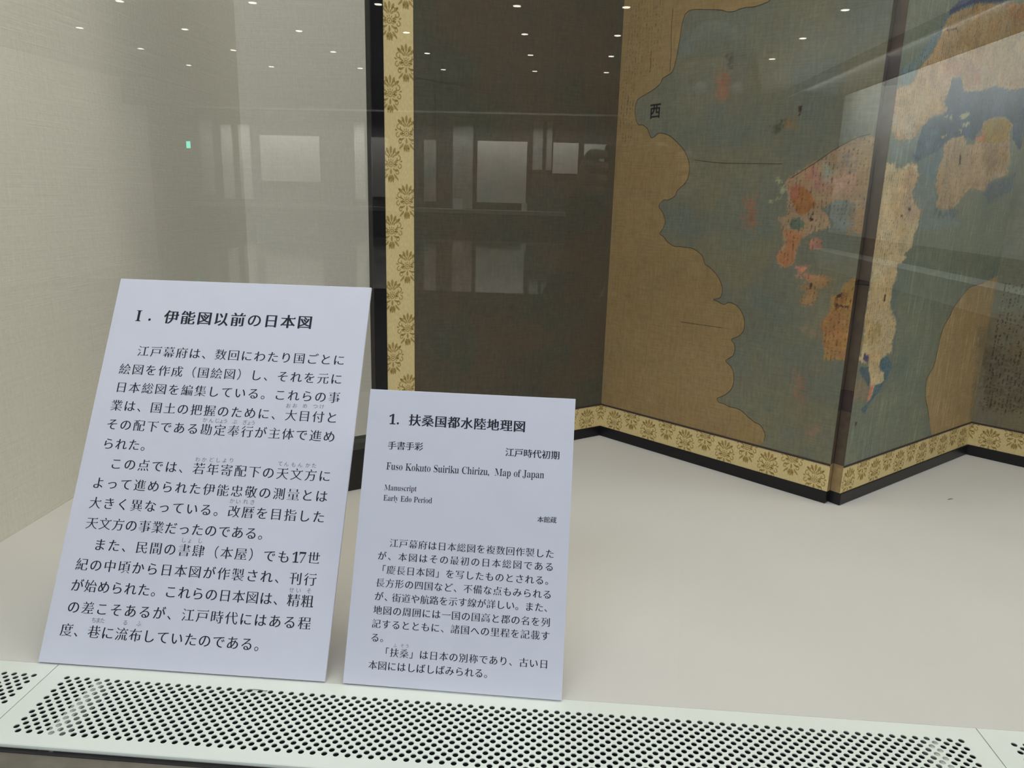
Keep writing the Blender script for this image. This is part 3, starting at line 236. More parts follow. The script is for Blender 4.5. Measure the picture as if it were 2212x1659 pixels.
for x0, x1, z0, z1, mt in ((-6.04, -5.84, .30, 1.64, 'pale'), (-5.68, -5.50, .25, 1.44, 'poster'), (-5.38, -5.19, .25, 1.45, 'poster'), (-3.42, -3.25, .30, 1.52, 'poster'), (-3.14, -2.86, .35, 1.30, 'pale'),
        (-2.26, -2.06, .30, 1.28, 'pale'), (-1.78, -1.45, .20, 1.64, 'pale'), (-.47, -.31, .85, 1.60, 'pale'), (-.25, -.16, .85, 1.60, 'pale')):
    trim(x0, x1, HY+.002, HY+.04, z0, z1, mt)
trim(-6.9, .9, -11.84, -11.80, 1.66, CZ, 'hall')    # added valance, keeps the far case lamp out of the reflection
trim(-5.28, -5.22, -12.2, -5.6, 1.78, CZ, 'hallceil')   # added board, hides the wall lamp from the pane
trim(3.28, 3.31, -12.5, -3.0, 1.945, CZ, 'hallceil')  # added board, hides the side case lamp from the pane
# case along the right side of the hall
trim(3.98, HX1-.002, -12.3, -3.0, -.50, -.25, 'white')
trim(4.28, HX1-.002, -12.3, -3.0, .00, 2.05, 'poster')
# ================================================================ PERFORATED VENT COVERS
def vent_cover(name, x0, x1, y1, y0, hx0, ncol, label):
    """plate with round punched holes, half-pitch staggered rows; turned-down front lip"""
    p = .010; q = .00493; nr = 16; r = .00258; T = .0009; hy = -.0190
    root = empty(name, (x0, y1, 0), label=label, category='vent cover', group='perforated vent covers along the glass')
    V = []; F = []
    ys = [hy+q/2-k*q for k in range(nr+1)]
    NS = 12
    ang = [2*math.pi*(k+.5)/NS for k in range(NS)]
    cx = [math.cos(a)*r for a in ang]; cy = [math.sin(a)*r for a in ang]
    def sq(a):
        c, s = math.cos(a), math.sin(a); k = min(p/2/abs(c) if c else 9, (q/2)/abs(s) if s else 9); return c*k, s*k
    def f(x, y, z): V.append((x-x0, y-y1, z)); return len(V)-1
    # hole cells: octagon-free approach, each cell p wide, 2q tall diamond stagger -> use cell p/2 x 2q brick
    for k in range(nr):
        yc = hy-k*q; off = (p/2 if k % 2 else 0)
        # the hole spans +-r, row height q may be < 2r : use lens strips between neighbours instead
    # --- bridge construction with a triangulated planar fill via bmesh
    bm = bmesh.new()
    x_l = hx0-p/2-.0005
    # one period tile (p wide, 2q tall): a full hole in the centre and quarter holes at corners
    def arc(cxx, cyy, a0, a1, nseg):
        return [(cxx+r*math.cos(a0+(a1-a0)*t/nseg), cyy+r*math.sin(a0+(a1-a0)*t/nseg)) for t in range(nseg+1)]
    ht = math.pi/2
    tile = []
    # quadrant pieces: between the centre hole quadrant and the opposite corner quadrant (mirrored 4 times)
    nq = 4
    A = arc(0, 0, 0, ht, nq)                       # centre hole, first quadrant (0..90)
    B = arc(p/2, q, -ht, -2*ht, nq)                # corner hole facing the centre (270 -> 180)
    for sx in (1, -1):
        for sy in (1, -1):
            for pts in ([(r, 0), (p/2, 0), (p/2, q-r)], [(0, r), (p/2-r, q), (0, q)]):
                pts = [(sx*x, sy*y) for x, y in pts]
                tile.append(('t', pts if sx*sy > 0 else pts[::-1]))
            for t in range(nq):
                quad = [A[t], B[t], B[t+1], A[t+1]]
                pts = [(sx*x, sy*y) for x, y in quad]
                if sx*sy < 0: pts = pts[::-1]
                tile.append(('t', pts))
            for P_, flip in ((A, 1), (B, -1)):
                for t in range(nq):
                    a, c = P_[t], P_[t+1]
                    pts = [(sx*a[0], sy*a[1]), (sx*c[0], sy*c[1])]
                    if sx*sy*flip < 0: pts = pts[::-1]
                    tile.append(('w', pts))
    nrow2 = nr//2
    W0 = hx0-p/2; W1 = W0+ncol*p
    for j in range(nrow2):
        yc = hy-2*q*j
        for i in range(ncol):
            xc = hx0+i*p
            for ty, pts in tile:
                if ty == 't': F.append([f(xc+x, yc+y, 0) for x, y in pts])
                else:
                    (xa, ya), (xb, yb) = pts
                    F.append([f(xc+xb, yc+yb, 0), f(xc+xa, yc+ya, 0), f(xc+xa, yc+ya, -T), f(xc+xb, yc+yb, -T)])
    # the last half row of holes at the bottom and the half holes along the sides come out as scallops; frame them
    ytop = hy+q; ybot = hy-2*q*(nrow2-1)-q
    def scal(cx_, cy_, a0, a1, pts_out):
        pass
    # fill scallops: top row corners (half holes at y=ytop) are closed with a strip that carries the remaining half disc as metal
    for i in range(ncol+1):
        xc = hx0-p/2+i*p
        if i == 0: rg = [(0, ht)]
        for (cyy, a0, a1) in ((ytop, -math.pi, 0.0),):
            lo, hi = a0, a1
            if i == 0: lo = -ht
            if i == ncol: hi = -ht
            pts = arc(xc, cyy, lo, hi, 8)
            F.append([f(x, y, 0) for x, y in pts+([(xc, cyy)] if i in (0, ncol) else [])])
    # holes of the odd rows at the side edges: close the half holes with metal
    for j in range(nrow2-1):
        yc = hy-2*q*j-q
        for xc, a0, a1 in ((W0, -ht, ht), (W1, ht, 3*ht)):
            F.append([f(x, y, 0) for x, y in arc(xc, yc, a0, a1, 8)])
    for xc, a0, a1 in ((W0, 0, ht), (W1, ht, 2*ht)):
        F.append([f(x, y, 0) for x, y in arc(xc, ybot, a0, a1, 4)+[(xc, ybot)]])
    # lower halves of the last odd row
    for i in range(1, ncol):
        xc = hx0-p/2+i*p
        for s_ in (1, -1):
            qa = arc(xc, ybot, -ht, -ht+s_*ht, 4)
            for t in range(4):
                a, c = qa[t], qa[t+1]
                pts = [(a[0], ybot-r-.0006), (c[0], ybot-r-.0006), c, a]
                if s_ < 0: pts = pts[::-1]
                F.append([f(x, y, 0) for x, y in pts])
                F.append([f(a[0], a[1], 0), f(c[0], c[1], 0), f(c[0], c[1], -T), f(a[0], a[1], -T)])
        if i < ncol-0:
            pass
    for i in range(ncol):
        xa = hx0-p/2+i*p+(r if i > 0 else 0); xb = hx0-p/2+(i+1)*p-(r if i < ncol-1 else 0)
        F.append([f(xa, ybot-r-.0006, 0), f(xb, ybot-r-.0006, 0), f(xb, ybot, 0), f(xa, ybot, 0)])
    # surrounding plain margins
    yb2 = ybot-r-.0006
    def rect(xa, xb, ya, yb): F.append([f(xa, ya, 0), f(xb, ya, 0), f(xb, yb, 0), f(xa, yb, 0)])
    g = .0005
    rect(x0+g, x1-g, ytop, y1); rect(x0+g, x1-g, y0+.0015, yb2); rect(x0+g, W0, yb2, ytop); rect(W1, x1-g, yb2, ytop)
    # rounded front lip turned down, and side lips
    prof = [(y0+.0015, 0), (y0+.0005, -.0005), (y0, -.0018), (y0, -.0030), (y0+.0012, -.0030)]
    for a in range(4):
        F.append([f(x0+g, prof[a+1][0], prof[a+1][1]), f(x1-g, prof[a+1][0], prof[a+1][1]), f(x1-g, prof[a][0], prof[a][1]), f(x0+g, prof[a][0], prof[a][1])])
    for xx in (x0+g, x1-g):
        F.append([f(xx, y0, 0), f(xx, y1, 0), f(xx, y1, -.012), f(xx, y0, -.012)])
    F.append([f(x0+g, y1, 0), f(x1-g, y1, 0), f(x1-g, y1, -.012), f(x0+g, y1, -.012)])
    obj('perforated_plate', V, F, 'vent', root)
    # white support ribs under the plate, seen through a band of holes near each end
    for xr in ([x0+.0515, x1-.046] if x1-x0 > .5 else [x0+.05]):
        rb = MB(); rb.box(xr-x0-.005, xr-x0+.005, y0-y1+.010, -.003, -.018, -.0045, bev=.0005); rb.out('support_rib', 'vent', root)
    return root
vent_cover('vent_cover', VX0, VX1, 0, -VD, -.3175, 84, 'long white perforated vent cover under both caption cards')
vent_cover('vent_cover', XL+.001, VX0, 0, -VD, -.5406, 20, 'short white perforated vent cover at the left side wall')
vent_cover('vent_cover', VX1, VX1+.873, 0, -VD, .5578, 84, 'white perforated vent cover right of the long one, mostly out of frame')
vent_cover('vent_cover', VX1+.873, VX1+1.746, 0, -VD, .5578+.873, 84, 'white perforated vent cover farthest to the right, beyond the frame')
slab('trim_%d' % n, VX1+1.746, XR, -VD, 0, -.02, 0, 'vent')
# ================================================================ FOLDING SCREEN
P0 = np.array([-.1536, .5399]); P1 = np.array([.2245, .8297]); PB = np.array([.5683, .5289]); PC = np.array([.5869, .5237]); P3 = np.array([.9249, .82])
P4 = P3+(PB-P1); P4b = P4+(PC-PB); P5 = P4b+(P3-PC); P6 = P5+(PB-P1)
PTH = .017; SH = 1.74
screen = empty('folding_screen', (P0[0], P0[1], 0), label='old painted folding screen with a map, gold brocade border and black lacquer frame', category='folding screen')
def srgb2lin(a):
    a = np.asarray(a, float)/255; return np.where(a <= .04045, a/12.92, ((a+.055)/1.055)**2.4)
def seg_sd(px, py, poly):
    """signed distance, positive inside"""
    d = np.full(px.shape, 1e9); ins = np.zeros(px.shape, bool); k = len(poly)
    for i in range(k):
        ax, ay = poly[i]; bx, by = poly[(i+1) % k]; ex, ey = bx-ax, by-ay; L2 = ex*ex+ey*ey+1e-12
        t = np.clip(((px-ax)*ex+(py-ay)*ey)/L2, 0, 1); d = np.minimum(d, (px-ax-t*ex)**2+(py-ay-t*ey)**2)
        c = ((ay > py) != (by > py)) & (px < (bx-ax)*(py-ay)/((by-ay) if by != ay else 1e-9)+ax); ins ^= c
    return np.where(ins, 1, -1)*np.sqrt(d)
def paint(key, u, z, base, base2, gain, seed):
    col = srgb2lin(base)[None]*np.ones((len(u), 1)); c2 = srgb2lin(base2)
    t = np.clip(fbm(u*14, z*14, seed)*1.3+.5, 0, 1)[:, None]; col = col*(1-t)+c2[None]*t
    land = np.zeros(len(u))
    wn = fbm(u*220, z*220, seed+5, 3); wn2 = fbm(u*900, z*900, seed+9, 2)
    for c, wob, soft, out, poly in PAINT.get(key, []):
        P = np.array(poly); mg = .02
        k = (u > P[:, 0].min()-mg) & (u < P[:, 0].max()+mg) & (z > P[:, 1].min()-mg) & (z < P[:, 1].max()+mg)
        if not k.any(): continue
        sd = seg_sd(u[k], z[k], poly)
        if not out: sd = sd+(wn[k]*.0030+wn2[k]*.0020)*wob*(.6 if not soft else 1.3)
        wd = .0060 if soft else (.0007 if out else .0011)
        a = np.clip(sd/(2*wd)+.5, 0, 1); a = a*a*(3-2*a)
        if soft: a = a*np.clip(.58+.45*wn[k], 0, 1)
        c = np.array(c, float); c = (c*.84+c.mean()*.16)*(.95 if not out else 1)
        am = .3 if out else 1.; cc = srgb2lin(c)[None]*(1+.24*am*fbm(u[k]*60, z[k]*60, seed+13, 3)[:, None]); hv = fbm(u[k]*38, z[k]*38, seed+17, 3)[:, None]; cc = cc*(1+am*hv*np.array([[.10, -.02, -.16]]))
        col[k] = col[k]*(1-a[:, None])+cc*a[:, None]
        if not soft and not out: land[k] = np.maximum(land[k], a)
    # handwriting: fine vertical columns of tiny dark strokes on the land and the lettered cloud
    cols = np.clip(np.sin(u*2*np.pi/.0062+1.5*vnoise(u*20, z*20, seed+2))*1.6-.3, 0, 1)
    st = np.clip(vnoise(u*900, z*420, seed+3)*2.2-.35, 0, 1)*cols
    if key == 'B':
        lm = ((u < .085) & (u > .012) & (z > .665))*.8+((u < .033) & (u > .006) & (z > .555) & (z < .665))*1.
    elif key == 'D': lm = ((u > .012) & (z > .09) & (z < .33))*2.2
    elif key == 'C': lm = ((u > .33) & (z < .40) & (z > .08))*.3
    else: lm = np.zeros(len(u))
    dk = np.clip(st*(.62*land+.55*lm), 0, .75)
    col = col*(1-dk[:, None])
    if key == 'C': # brush hatching of the coast, lighter vertical scuffs on the sea
        sc = np.clip(vnoise(u*420, z*26, seed+21)-.35, 0, 1)*.55*(1-land); col = col*(1+sc[:, None])
    hz = fbm(u*26, z*26, seed+40, 3)[:, None]; col = col*(1+hz*np.array([[.035, .0, -.05]]))
    grime = 1+.10*fbm(u*7, z*7, seed+30, 3)+.07*vnoise(u*380, z*60, seed+31)
    return np.clip(col*grime[:, None]/gain, 0, .9)
def clip_rect(pts, x0, x1, y0, y1):
    def cl(P, f, ip):
        o = []
        for i in range(len(P)):
            a, b2 = P[i-1], P[i]; fa, fb = f(a), f(b2)
            if fb: 
                if not fa: o.append(ip(a, b2))
                o.append(b2)
            elif fa: o.append(ip(a, b2))
        return o
    def ix(X): return lambda a, b2: (X, a[1]+(b2[1]-a[1])*(X-a[0])/(b2[0]-a[0]))
    def iy(Y): return lambda a, b2: (a[0]+(b2[0]-a[0])*(Y-a[1])/(b2[1]-a[1]), Y)
    for f, ip in ((lambda p: p[0] >= x0, ix(x0)), (lambda p: p[0] <= x1, ix(x1)), (lambda p: p[1] >= y0, iy(y0)), (lambda p: p[1] <= y1, iy(y1))):
        if len(pts) < 3: return []
        pts = cl(pts, f, ip)
    return pts if len(pts) > 2 else []
def medallion():
    """woven flower: crown of petals, side scrolls, ringed heart, tapering drop. Convex pieces, unit = metre"""
    out = []
    def drop(x, y, a, L, w_):
        c, s = math.cos(a), math.sin(a); P = []
        for t, ww in ((0, .15), (.25, .7), (.55, 1), (.8, .8), (1, 0), (.8, -.8), (.55, -1), (.25, -.7), (0, -.15)):
            P.append((x+c*L*t-s*ww*w_/2, y+s*L*t+c*ww*w_/2))
        out.append(P)
    def curl(x, y, r0, a0, a1, w_):
        N = 8
        for k in range(N):
            t0, t1 = k/N, (k+1)/N; A0 = a0+(a1-a0)*t0; A1 = a0+(a1-a0)*t1; q0 = r0*(1-.55*t0); q1 = r0*(1-.55*t1)
            out.append([(x+math.cos(A0)*q0, y+math.sin(A0)*q0), (x+math.cos(A1)*q1, y+math.sin(A1)*q1), (x+math.cos(A1)*(q1-w_), y+math.sin(A1)*(q1-w_)), (x+math.cos(A0)*(q0-w_), y+math.sin(A0)*(q0-w_))])
    u_ = .001
    for a, L in ((90, 12), (68, 11), (112, 11), (45, 10), (135, 10)): drop(math.cos(R(a))*9*u_, 6*u_+math.sin(R(a))*9*u_, R(a), L*u_, 4.2*u_)
    for a in (78, 102, 56, 124): drop(math.cos(R(a))*5*u_, 5*u_+math.sin(R(a))*5*u_, R(a), 6*u_, 2.2*u_)
    for s in (1, -1):
        curl(s*12*u_, 9*u_, 5.5*u_, R(90), R(90-s*300), 1.5*u_); curl(s*14*u_, -3*u_, 5*u_, R(90), R(90-s*300), 1.5*u_)
        curl(s*9*u_, 0*u_, 4*u_, R(60), R(60+s*280), 1.3*u_); curl(s*10*u_, -12*u_, 4.5*u_, R(90), R(90-s*280), 1.4*u_)
        drop(s*4*u_, 0, R(0 if s > 0 else 180), 7*u_, 3*u_); drop(s*3*u_, -6*u_, R(-30 if s > 0 else 210), 9*u_, 3*u_)
        drop(s*5*u_, -14*u_, R(-55 if s > 0 else 235), 8*u_, 3.4*u_)
    for k in range(12):
        a = k*math.pi/6; a2 = a+math.pi/6
        out.append([(math.cos(a)*4.2*u_, math.sin(a)*4.2*u_), (math.cos(a2)*4.2*u_, math.sin(a2)*4.2*u_), (math.cos(a2)*2.9*u_, math.sin(a2)*2.9*u_), (math.cos(a)*2.9*u_, math.sin(a)*2.9*u_)])
    out.append([(math.cos(k)*1.5*u_, math.sin(k)*1.5*u_) for k in (0, 1.05, 2.1, 3.14, 4.2, 5.2)])
    for a, L, y in ((-90, 11, -16), (-70, 9, -15), (-110, 9, -15)): drop(math.cos(R(a))*4*u_, y*u_, R(a), L*u_, 4*u_)
    drop(0, -6*u_, R(-90), 9*u_, 3.5*u_)
    for s in (1, -1):
        drop(s*6*u_, 3*u_, R(35 if s > 0 else 145), 7*u_, 2.6*u_); drop(s*7*u_, -8*u_, R(-5 if s > 0 else 185), 6*u_, 2.6*u_)
        drop(s*11*u_, 15*u_, R(60 if s > 0 else 120), 6*u_, 2.6*u_); drop(s*9*u_, -18*u_, R(-60 if s > 0 else 240), 6*u_, 2.4*u_)
        drop(s*2.5*u_, -19*u_, R(-80 if s > 0 else 260), 8*u_, 2.2*u_); drop(s*15*u_, 4*u_, R(20 if s > 0 else 160), 4.5*u_, 2.4*u_)
        curl(s*7*u_, 17*u_, 3.4*u_, R(200 if s > 0 else -20), R(200-s*220 if s > 0 else -20+220), 1.1*u_)
    for a in (90, 60, 120, 30, 150, 0, 180, -30, 210): drop(math.cos(R(a))*4.6*u_, math.sin(R(a))*4.6*u_, R(a), 3.6*u_, 1.5*u_)
    return out
MED = medallion()
def ribbon(mb, pts, wd, y, i):
    for a, b2 in zip(pts[:-1], pts[1:]):
        dx, dz = b2[0]-a[0], b2[1]-a[1]; L = math.hypot(dx, dz)
        if L < 1e-6: continue
        nx, nz = -dz/L*wd/2, dx/L*wd/2; ex, ez = dx/L*wd*.3, dz/L*wd*.3
        mb.quad((a[0]-ex-nx, y, a[1]-ez-nz), (b2[0]+ex-nx, y, b2[1]+ez-nz), (b2[0]+ex+nx, y, b2[1]+ez+nz), (a[0]-ex+nx, y, a[1]-ez+nz), i)
def smooth_pts(pts, k=5):
    P = [Vector((a, b2, 0)) for a, b2 in pts]; o = []
    for i in range(len(P)-1):
        p0 = P[max(i-1, 0)]; p1 = P[i]; p2 = P[i+1]; p3 = P[min(i+2, len(P)-1)]
        for t in range(k):
            t /= k; q = .5*((2*p1)+(p2-p0)*t+(2*p0-5*p1+4*p2-p3)*t*t+(3*p1-p0-3*p2+p3)*t**3); o.append((q.x, q.y))
    o.append(tuple(pts[-1])); return o
ZL, ZG, ZF = .0200, .0625, .0655
def panel(key, A, B, base, base2, gain, res, side=None, fine_u=None):
    """one leaf in its own frame: x along the leaf, -y towards the viewer, z up"""
    L = float(np.hypot(*(B-A))); ang = math.atan2(B[1]-A[1], B[0]-A[0])
    core = MB(); g = .0006
    x0c = g; x1c = L-g
    core.box(x0c, x1c, .0012, PTH, .003, SH-.003)
    root = core.out('panel', 'back', screen); root.location = (A[0]-P0[0], A[1]-P0[1], 0); root.rotation_euler = (0, 0, ang)
    # lacquer frame
    pr = -.0016; SW = .0212
    def rail(nm, x0_, x1_, y0_, y1_, z0_, z1_, mt, bev):
        b_ = MB(); b_.box(x0_, x1_, y0_, y1_, z0_, z1_, bev=bev); return b_.out(nm, mt, root)
    rail('lacquer_rail', 0, L, pr, PTH, 0, ZL, 'lacquer', .0012); rail('lacquer_rail', 0, L, pr, PTH, SH-ZL, SH, 'lacquer', .0012)
    if side == 'left': rail('lacquer_stile', 0, SW, pr, PTH, ZL, SH-ZL, 'lacquer', .0012)
    if side == 'right': rail('lacquer_stile', L-SW, L, pr, PTH, ZL, SH-ZL, 'lacquer', .0012)
    xa = SW if side == 'left' else 0; xb = L-SW if side == 'right' else L
    xp = .0703 if side == 'left' else 0; xq = L-.0703 if side == 'right' else L
    # brocade
    strips = [(xa, xb, ZL, ZG), (xa, xb, SH-ZG, SH-ZL)]
    if side == 'left': strips.append((xa, xp-.0006, ZG, SH-ZG))
    if side == 'right': strips.append((xq+.0006, xb, ZG, SH-ZG))
    per = .1005
    for (sx0, sx1, sz0, sz1) in strips:
        bmb = MB(); bmb.box(sx0, sx1, 0, .0011, sz0, sz1, i=0)
        vert = (sz1-sz0) > (sx1-sx0)
        y = -.00025
        if vert:
            cs = []
            for k in range(int((sz1-sz0)/per)+2):
                zc = .5461-.1005*5+k*per; cs.append((sx0+.0363, zc)); cs.append((sx0+.0100, zc+per*.545))
        else:
            cs = []; off = .035 if key in ('B', 'D', 'F') else .02
            for k in range(int((sx1-sx0)/.080)+2):
                cs.append((sx0+off+k*.080, sz0+.013)); cs.append((sx0+off-.040+k*.080, sz0+.036))
        for cx_, cz_ in cs:
            for pc in MED:
                P_ = clip_rect([(cx_+a, cz_+b2) for a, b2 in pc], sx0, sx1, sz0, sz1)
                if P_: bmb.poly([(a, y, b2) for a, b2 in P_], 1)
        bmb.out('brocade_strip', ['brocade', 'motif'], root)
    rail('fillet', xp, xq, -.0012, .0011, ZG, ZF, 'fillet', .0004); rail('fillet', xp, xq, -.0012, .0011, SH-ZF, SH-ZG, 'fillet', .0004)
    # painting surface with vertex colours
    zs = list(np.arange(ZF, .80, res))+list(np.linspace(.80, SH-ZF, 60)); 
    if fine_u: us = list(np.arange(xp, fine_u, res))+list(np.linspace(fine_u, xq, 40))
    else: us = list(np.linspace(xp, xq, int((xq-xp)/res)+1))
    us = np.array(us); zs = np.array(zs); nu, nz_ = len(us), len(zs)
    U, Z = np.meshgrid(us, zs); U = U.ravel(); Z = Z.ravel()
    me = bpy.data.meshes.new('map_painting'); me.vertices.add(nu*nz_)
    co = np.stack([U, np.full(len(U), 0.0), Z], 1).astype(np.float32); me.vertices.foreach_set('co', co.ravel())
    i = np.arange(nu-1)[None]+nu*np.arange(nz_-1)[:, None]; q = np.stack([i, i+1, i+1+nu, i+nu], -1).reshape(-1, 4)
    me.loops.add(q.size); me.loops.foreach_set('vertex_index', q.ravel().astype(np.int32)); me.polygons.add(len(q))
    me.polygons.foreach_set('loop_start', np.arange(0, q.size, 4, dtype=np.int32)); me.polygons.foreach_set('loop_total', np.full(len(q), 4, np.int32))
    at = me.attributes.new('paint', 'FLOAT_COLOR', 'POINT')
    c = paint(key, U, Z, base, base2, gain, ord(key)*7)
    at.data.foreach_set('color', np.concatenate([c, np.ones((len(c), 1))], 1).astype(np.float32).ravel())
    me.materials.append(M['paint']); me.update(calc_edges=True)
    po = bpy.data.objects.new('map_painting', me); COL.objects.link(po); po.parent = root
    # ink drawn outlines
    ln = MB()
    for (c_, wob, soft, out_, poly) in PAINT.get(key, []):
        if out_:
            pp = [tuple(p) for p in poly if .001 < p[0] < L-.001 and ZF < p[1] < .85]
            sp = smooth_pts(pp)
            sp = [p for p in sp if 0 < p[0] < L and p[1] > ZF]
            ribbon(ln, sp, .0009, -.0003, 0)
    for l in LINES.get('crease_'+key, []): ribbon(ln, smooth_pts(l), .0008, -.0003, 0)
    if ln.V: ln.out('ink_outline', 'outline', root, kind='stuff')
    return root
SEA, SEA2 = (88, 84, 67), (79, 82, 72)
GA, GB, GC = .41, .44, .44
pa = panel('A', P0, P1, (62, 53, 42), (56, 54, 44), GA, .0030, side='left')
pb = panel('B', P1, PB, SEA, SEA2, GB, .0014)
pc = panel('C', PC, P3, (90, 92, 77), (82, 86, 76), GC, .0014)
pd = panel('D', P3, P4, (92, 92, 78), (84, 82, 66), GB, .0016, fine_u=.18)
pe = panel('E', P4b, P5, (110, 98, 66), SEA2, GC, .02)
pf = panel('F', P5, P6, (118, 94, 58), (100, 90, 70), GB, .02, side='right')
# paper hinges inside the two folds that point at the viewer: strips on both leaf ends, in alternating papers
def hinge(root, at_end, L):
    x0 = L-.0006 if at_end else -.0004; x1 = x0+.0010
    segs = [(ZL, ZF, 'hingeg'), (ZF, .152, 'hinge'), (.1535, .185, 'hinge2'), (.185, .345, 'hinge'), (.3465, .352, 'hinge2'), (.352, .62, 'hinge'), (.6215, .66, 'hinge2'), (.66, 1.1, 'hinge'), (1.1, 1.14, 'hinge2'), (1.14, SH-ZL, 'hinge')]
    for z0, z1, mt in segs:
        b = MB(); b.box(x0, x1, .0003, PTH-.0005, z0, z1-.0004, bev=.0002); b.out('paper_hinge', mt, root)
hinge(pb, True, float(np.hypot(*(PB-P1)))); hinge(pc, False, 0)
hinge(pd, True, float(np.hypot(*(P4-P3)))); hinge(pe, False, 0)
# ================================================================ LETTERING
fc = bpy.data.curves.new('glyph_source', 'FONT'); fo = bpy.data.objects.new('glyph_source', fc); COL.objects.link(fo)
GC_ = {}
def glyph(ch, dv, dh, uroko=False):
    key = (ch, dv, dh)
    if key in GC_: return GC_[key]
    fc.body = ch; dg = bpy.context.evaluated_depsgraph_get(); dg.update()
    me = bpy.data.meshes.new_from_object(fo.evaluated_get(dg))
    V = np.array([v.co[:2] for v in me.vertices]); F = [tuple(p.vertices) for p in me.polygons]; bpy.data.meshes.remove(me)
    if not len(V): GC_[key] = (V, F); return GC_[key]
    cnt = {}
    for f in F:
        for a, b2 in zip(f, f[1:]+f[:1]): cnt.setdefault((min(a, b2), max(a, b2)), []).append((a, b2))
    # orientation
    ar = sum((V[f[1]][0]-V[f[0]][0])*(V[f[2]][1]-V[f[0]][1])-(V[f[1]][1]-V[f[0]][1])*(V[f[2]][0]-V[f[0]][0]) for f in F)
    sg = 1 if ar > 0 else -1
    nxt = {}; prv = {}
    for e, l in cnt.items():
        if len(l) == 1:
            a, b2 = l[0]; 
            if sg < 0: a, b2 = b2, a
            nxt[a] = b2; prv[b2] = a
    W = V.copy()
    def nrm(a, b2):
        d = V[b2]-V[a]; L = np.hypot(*d)+1e-12; return np.array([d[1], -d[0]])/L, L
    for v in nxt:
        if v not in prv: continue
        n1, l1 = nrm(prv[v], v); n2, l2 = nrm(v, nxt[v])
        k1 = dv*abs(n1[0])-dh*abs(n1[1]); k2 = dv*abs(n2[0])-dh*abs(n2[1])
        D = n1[0]*n2[1]-n1[1]*n2[0]
        if abs(D) > .35: dl = np.array([(k1*n2[1]-k2*n1[1])/D, (n1[0]*k2-n2[0]*k1)/D])
        else:
            a = n1+n2; a /= np.hypot(*a)+1e-9; dl = a*(k1+k2)/2
        L = np.hypot(*dl); mx = .045
        if L > mx: dl *= mx/L
        W[v] = V[v]+dl
    W = [tuple(p) for p in W]; F = list(F)
    if uroko:
        for a, b2 in list(nxt.items()):
            n_, L = nrm(a, b2)
            if n_[0] > .96 and .045 < L < .095 and b2 in nxt and a in prv:
                n1, _ = nrm(prv[a], a); n2, _2 = nrm(b2, nxt[b2])
                if n1[1] < -.9 and n2[1] > .9:
                    x, y = W[b2]; k = len(W); W += [(x-.115, y-.002), (x+.006, y-.004), (x-.032, y+.068)]; F.append((k, k+1, k+2))
    GC_[key] = (np.array(W), F); return GC_[key]
def is_kanji(c): return ord(c) >= 0x4e00
def mb_char(c):
    o = ord(c)
    if 65 <= o <= 90: return chr(0x1D400+o-65)
    if 97 <= o <= 122: return chr(0x1D41A+o-97)
    if 48 <= o <= 57: return chr(0x1D7CE+o-48)
    return c
ADV = {}
def latin_adv(c):
    if c == ' ': return .30
    if c not in ADV:
        V, F = glyph(c, 0, 0); fc.body = c+mb_char('I'); dg = bpy.context.evaluated_depsgraph_get(); dg.update()
        me = bpy.data.meshes.new_from_object(fo.evaluated_get(dg)); X = max(v.co.x for v in me.vertices); bpy.data.meshes.remove(me)
        fc.body = mb_char('I'); dg.update(); me = bpy.data.meshes.new_from_object(fo.evaluated_get(dg)); X0 = max(v.co.x for v in me.vertices); bpy.data.meshes.remove(me)
        ADV[c] = X-X0
    return ADV[c]
STY = {'h': (.030, .006), 'm': (.020, .008), 's': (.016, .008), 'b': (.011, .018), 'r': (-.004, .014)}
EM = {'L': {'h': .0170, 'b': .0133, 'r': .0056}, 'R': {'h': .0127, 'm': .0090, 's': .0064, 'b': .0091, 'r': .0040}}
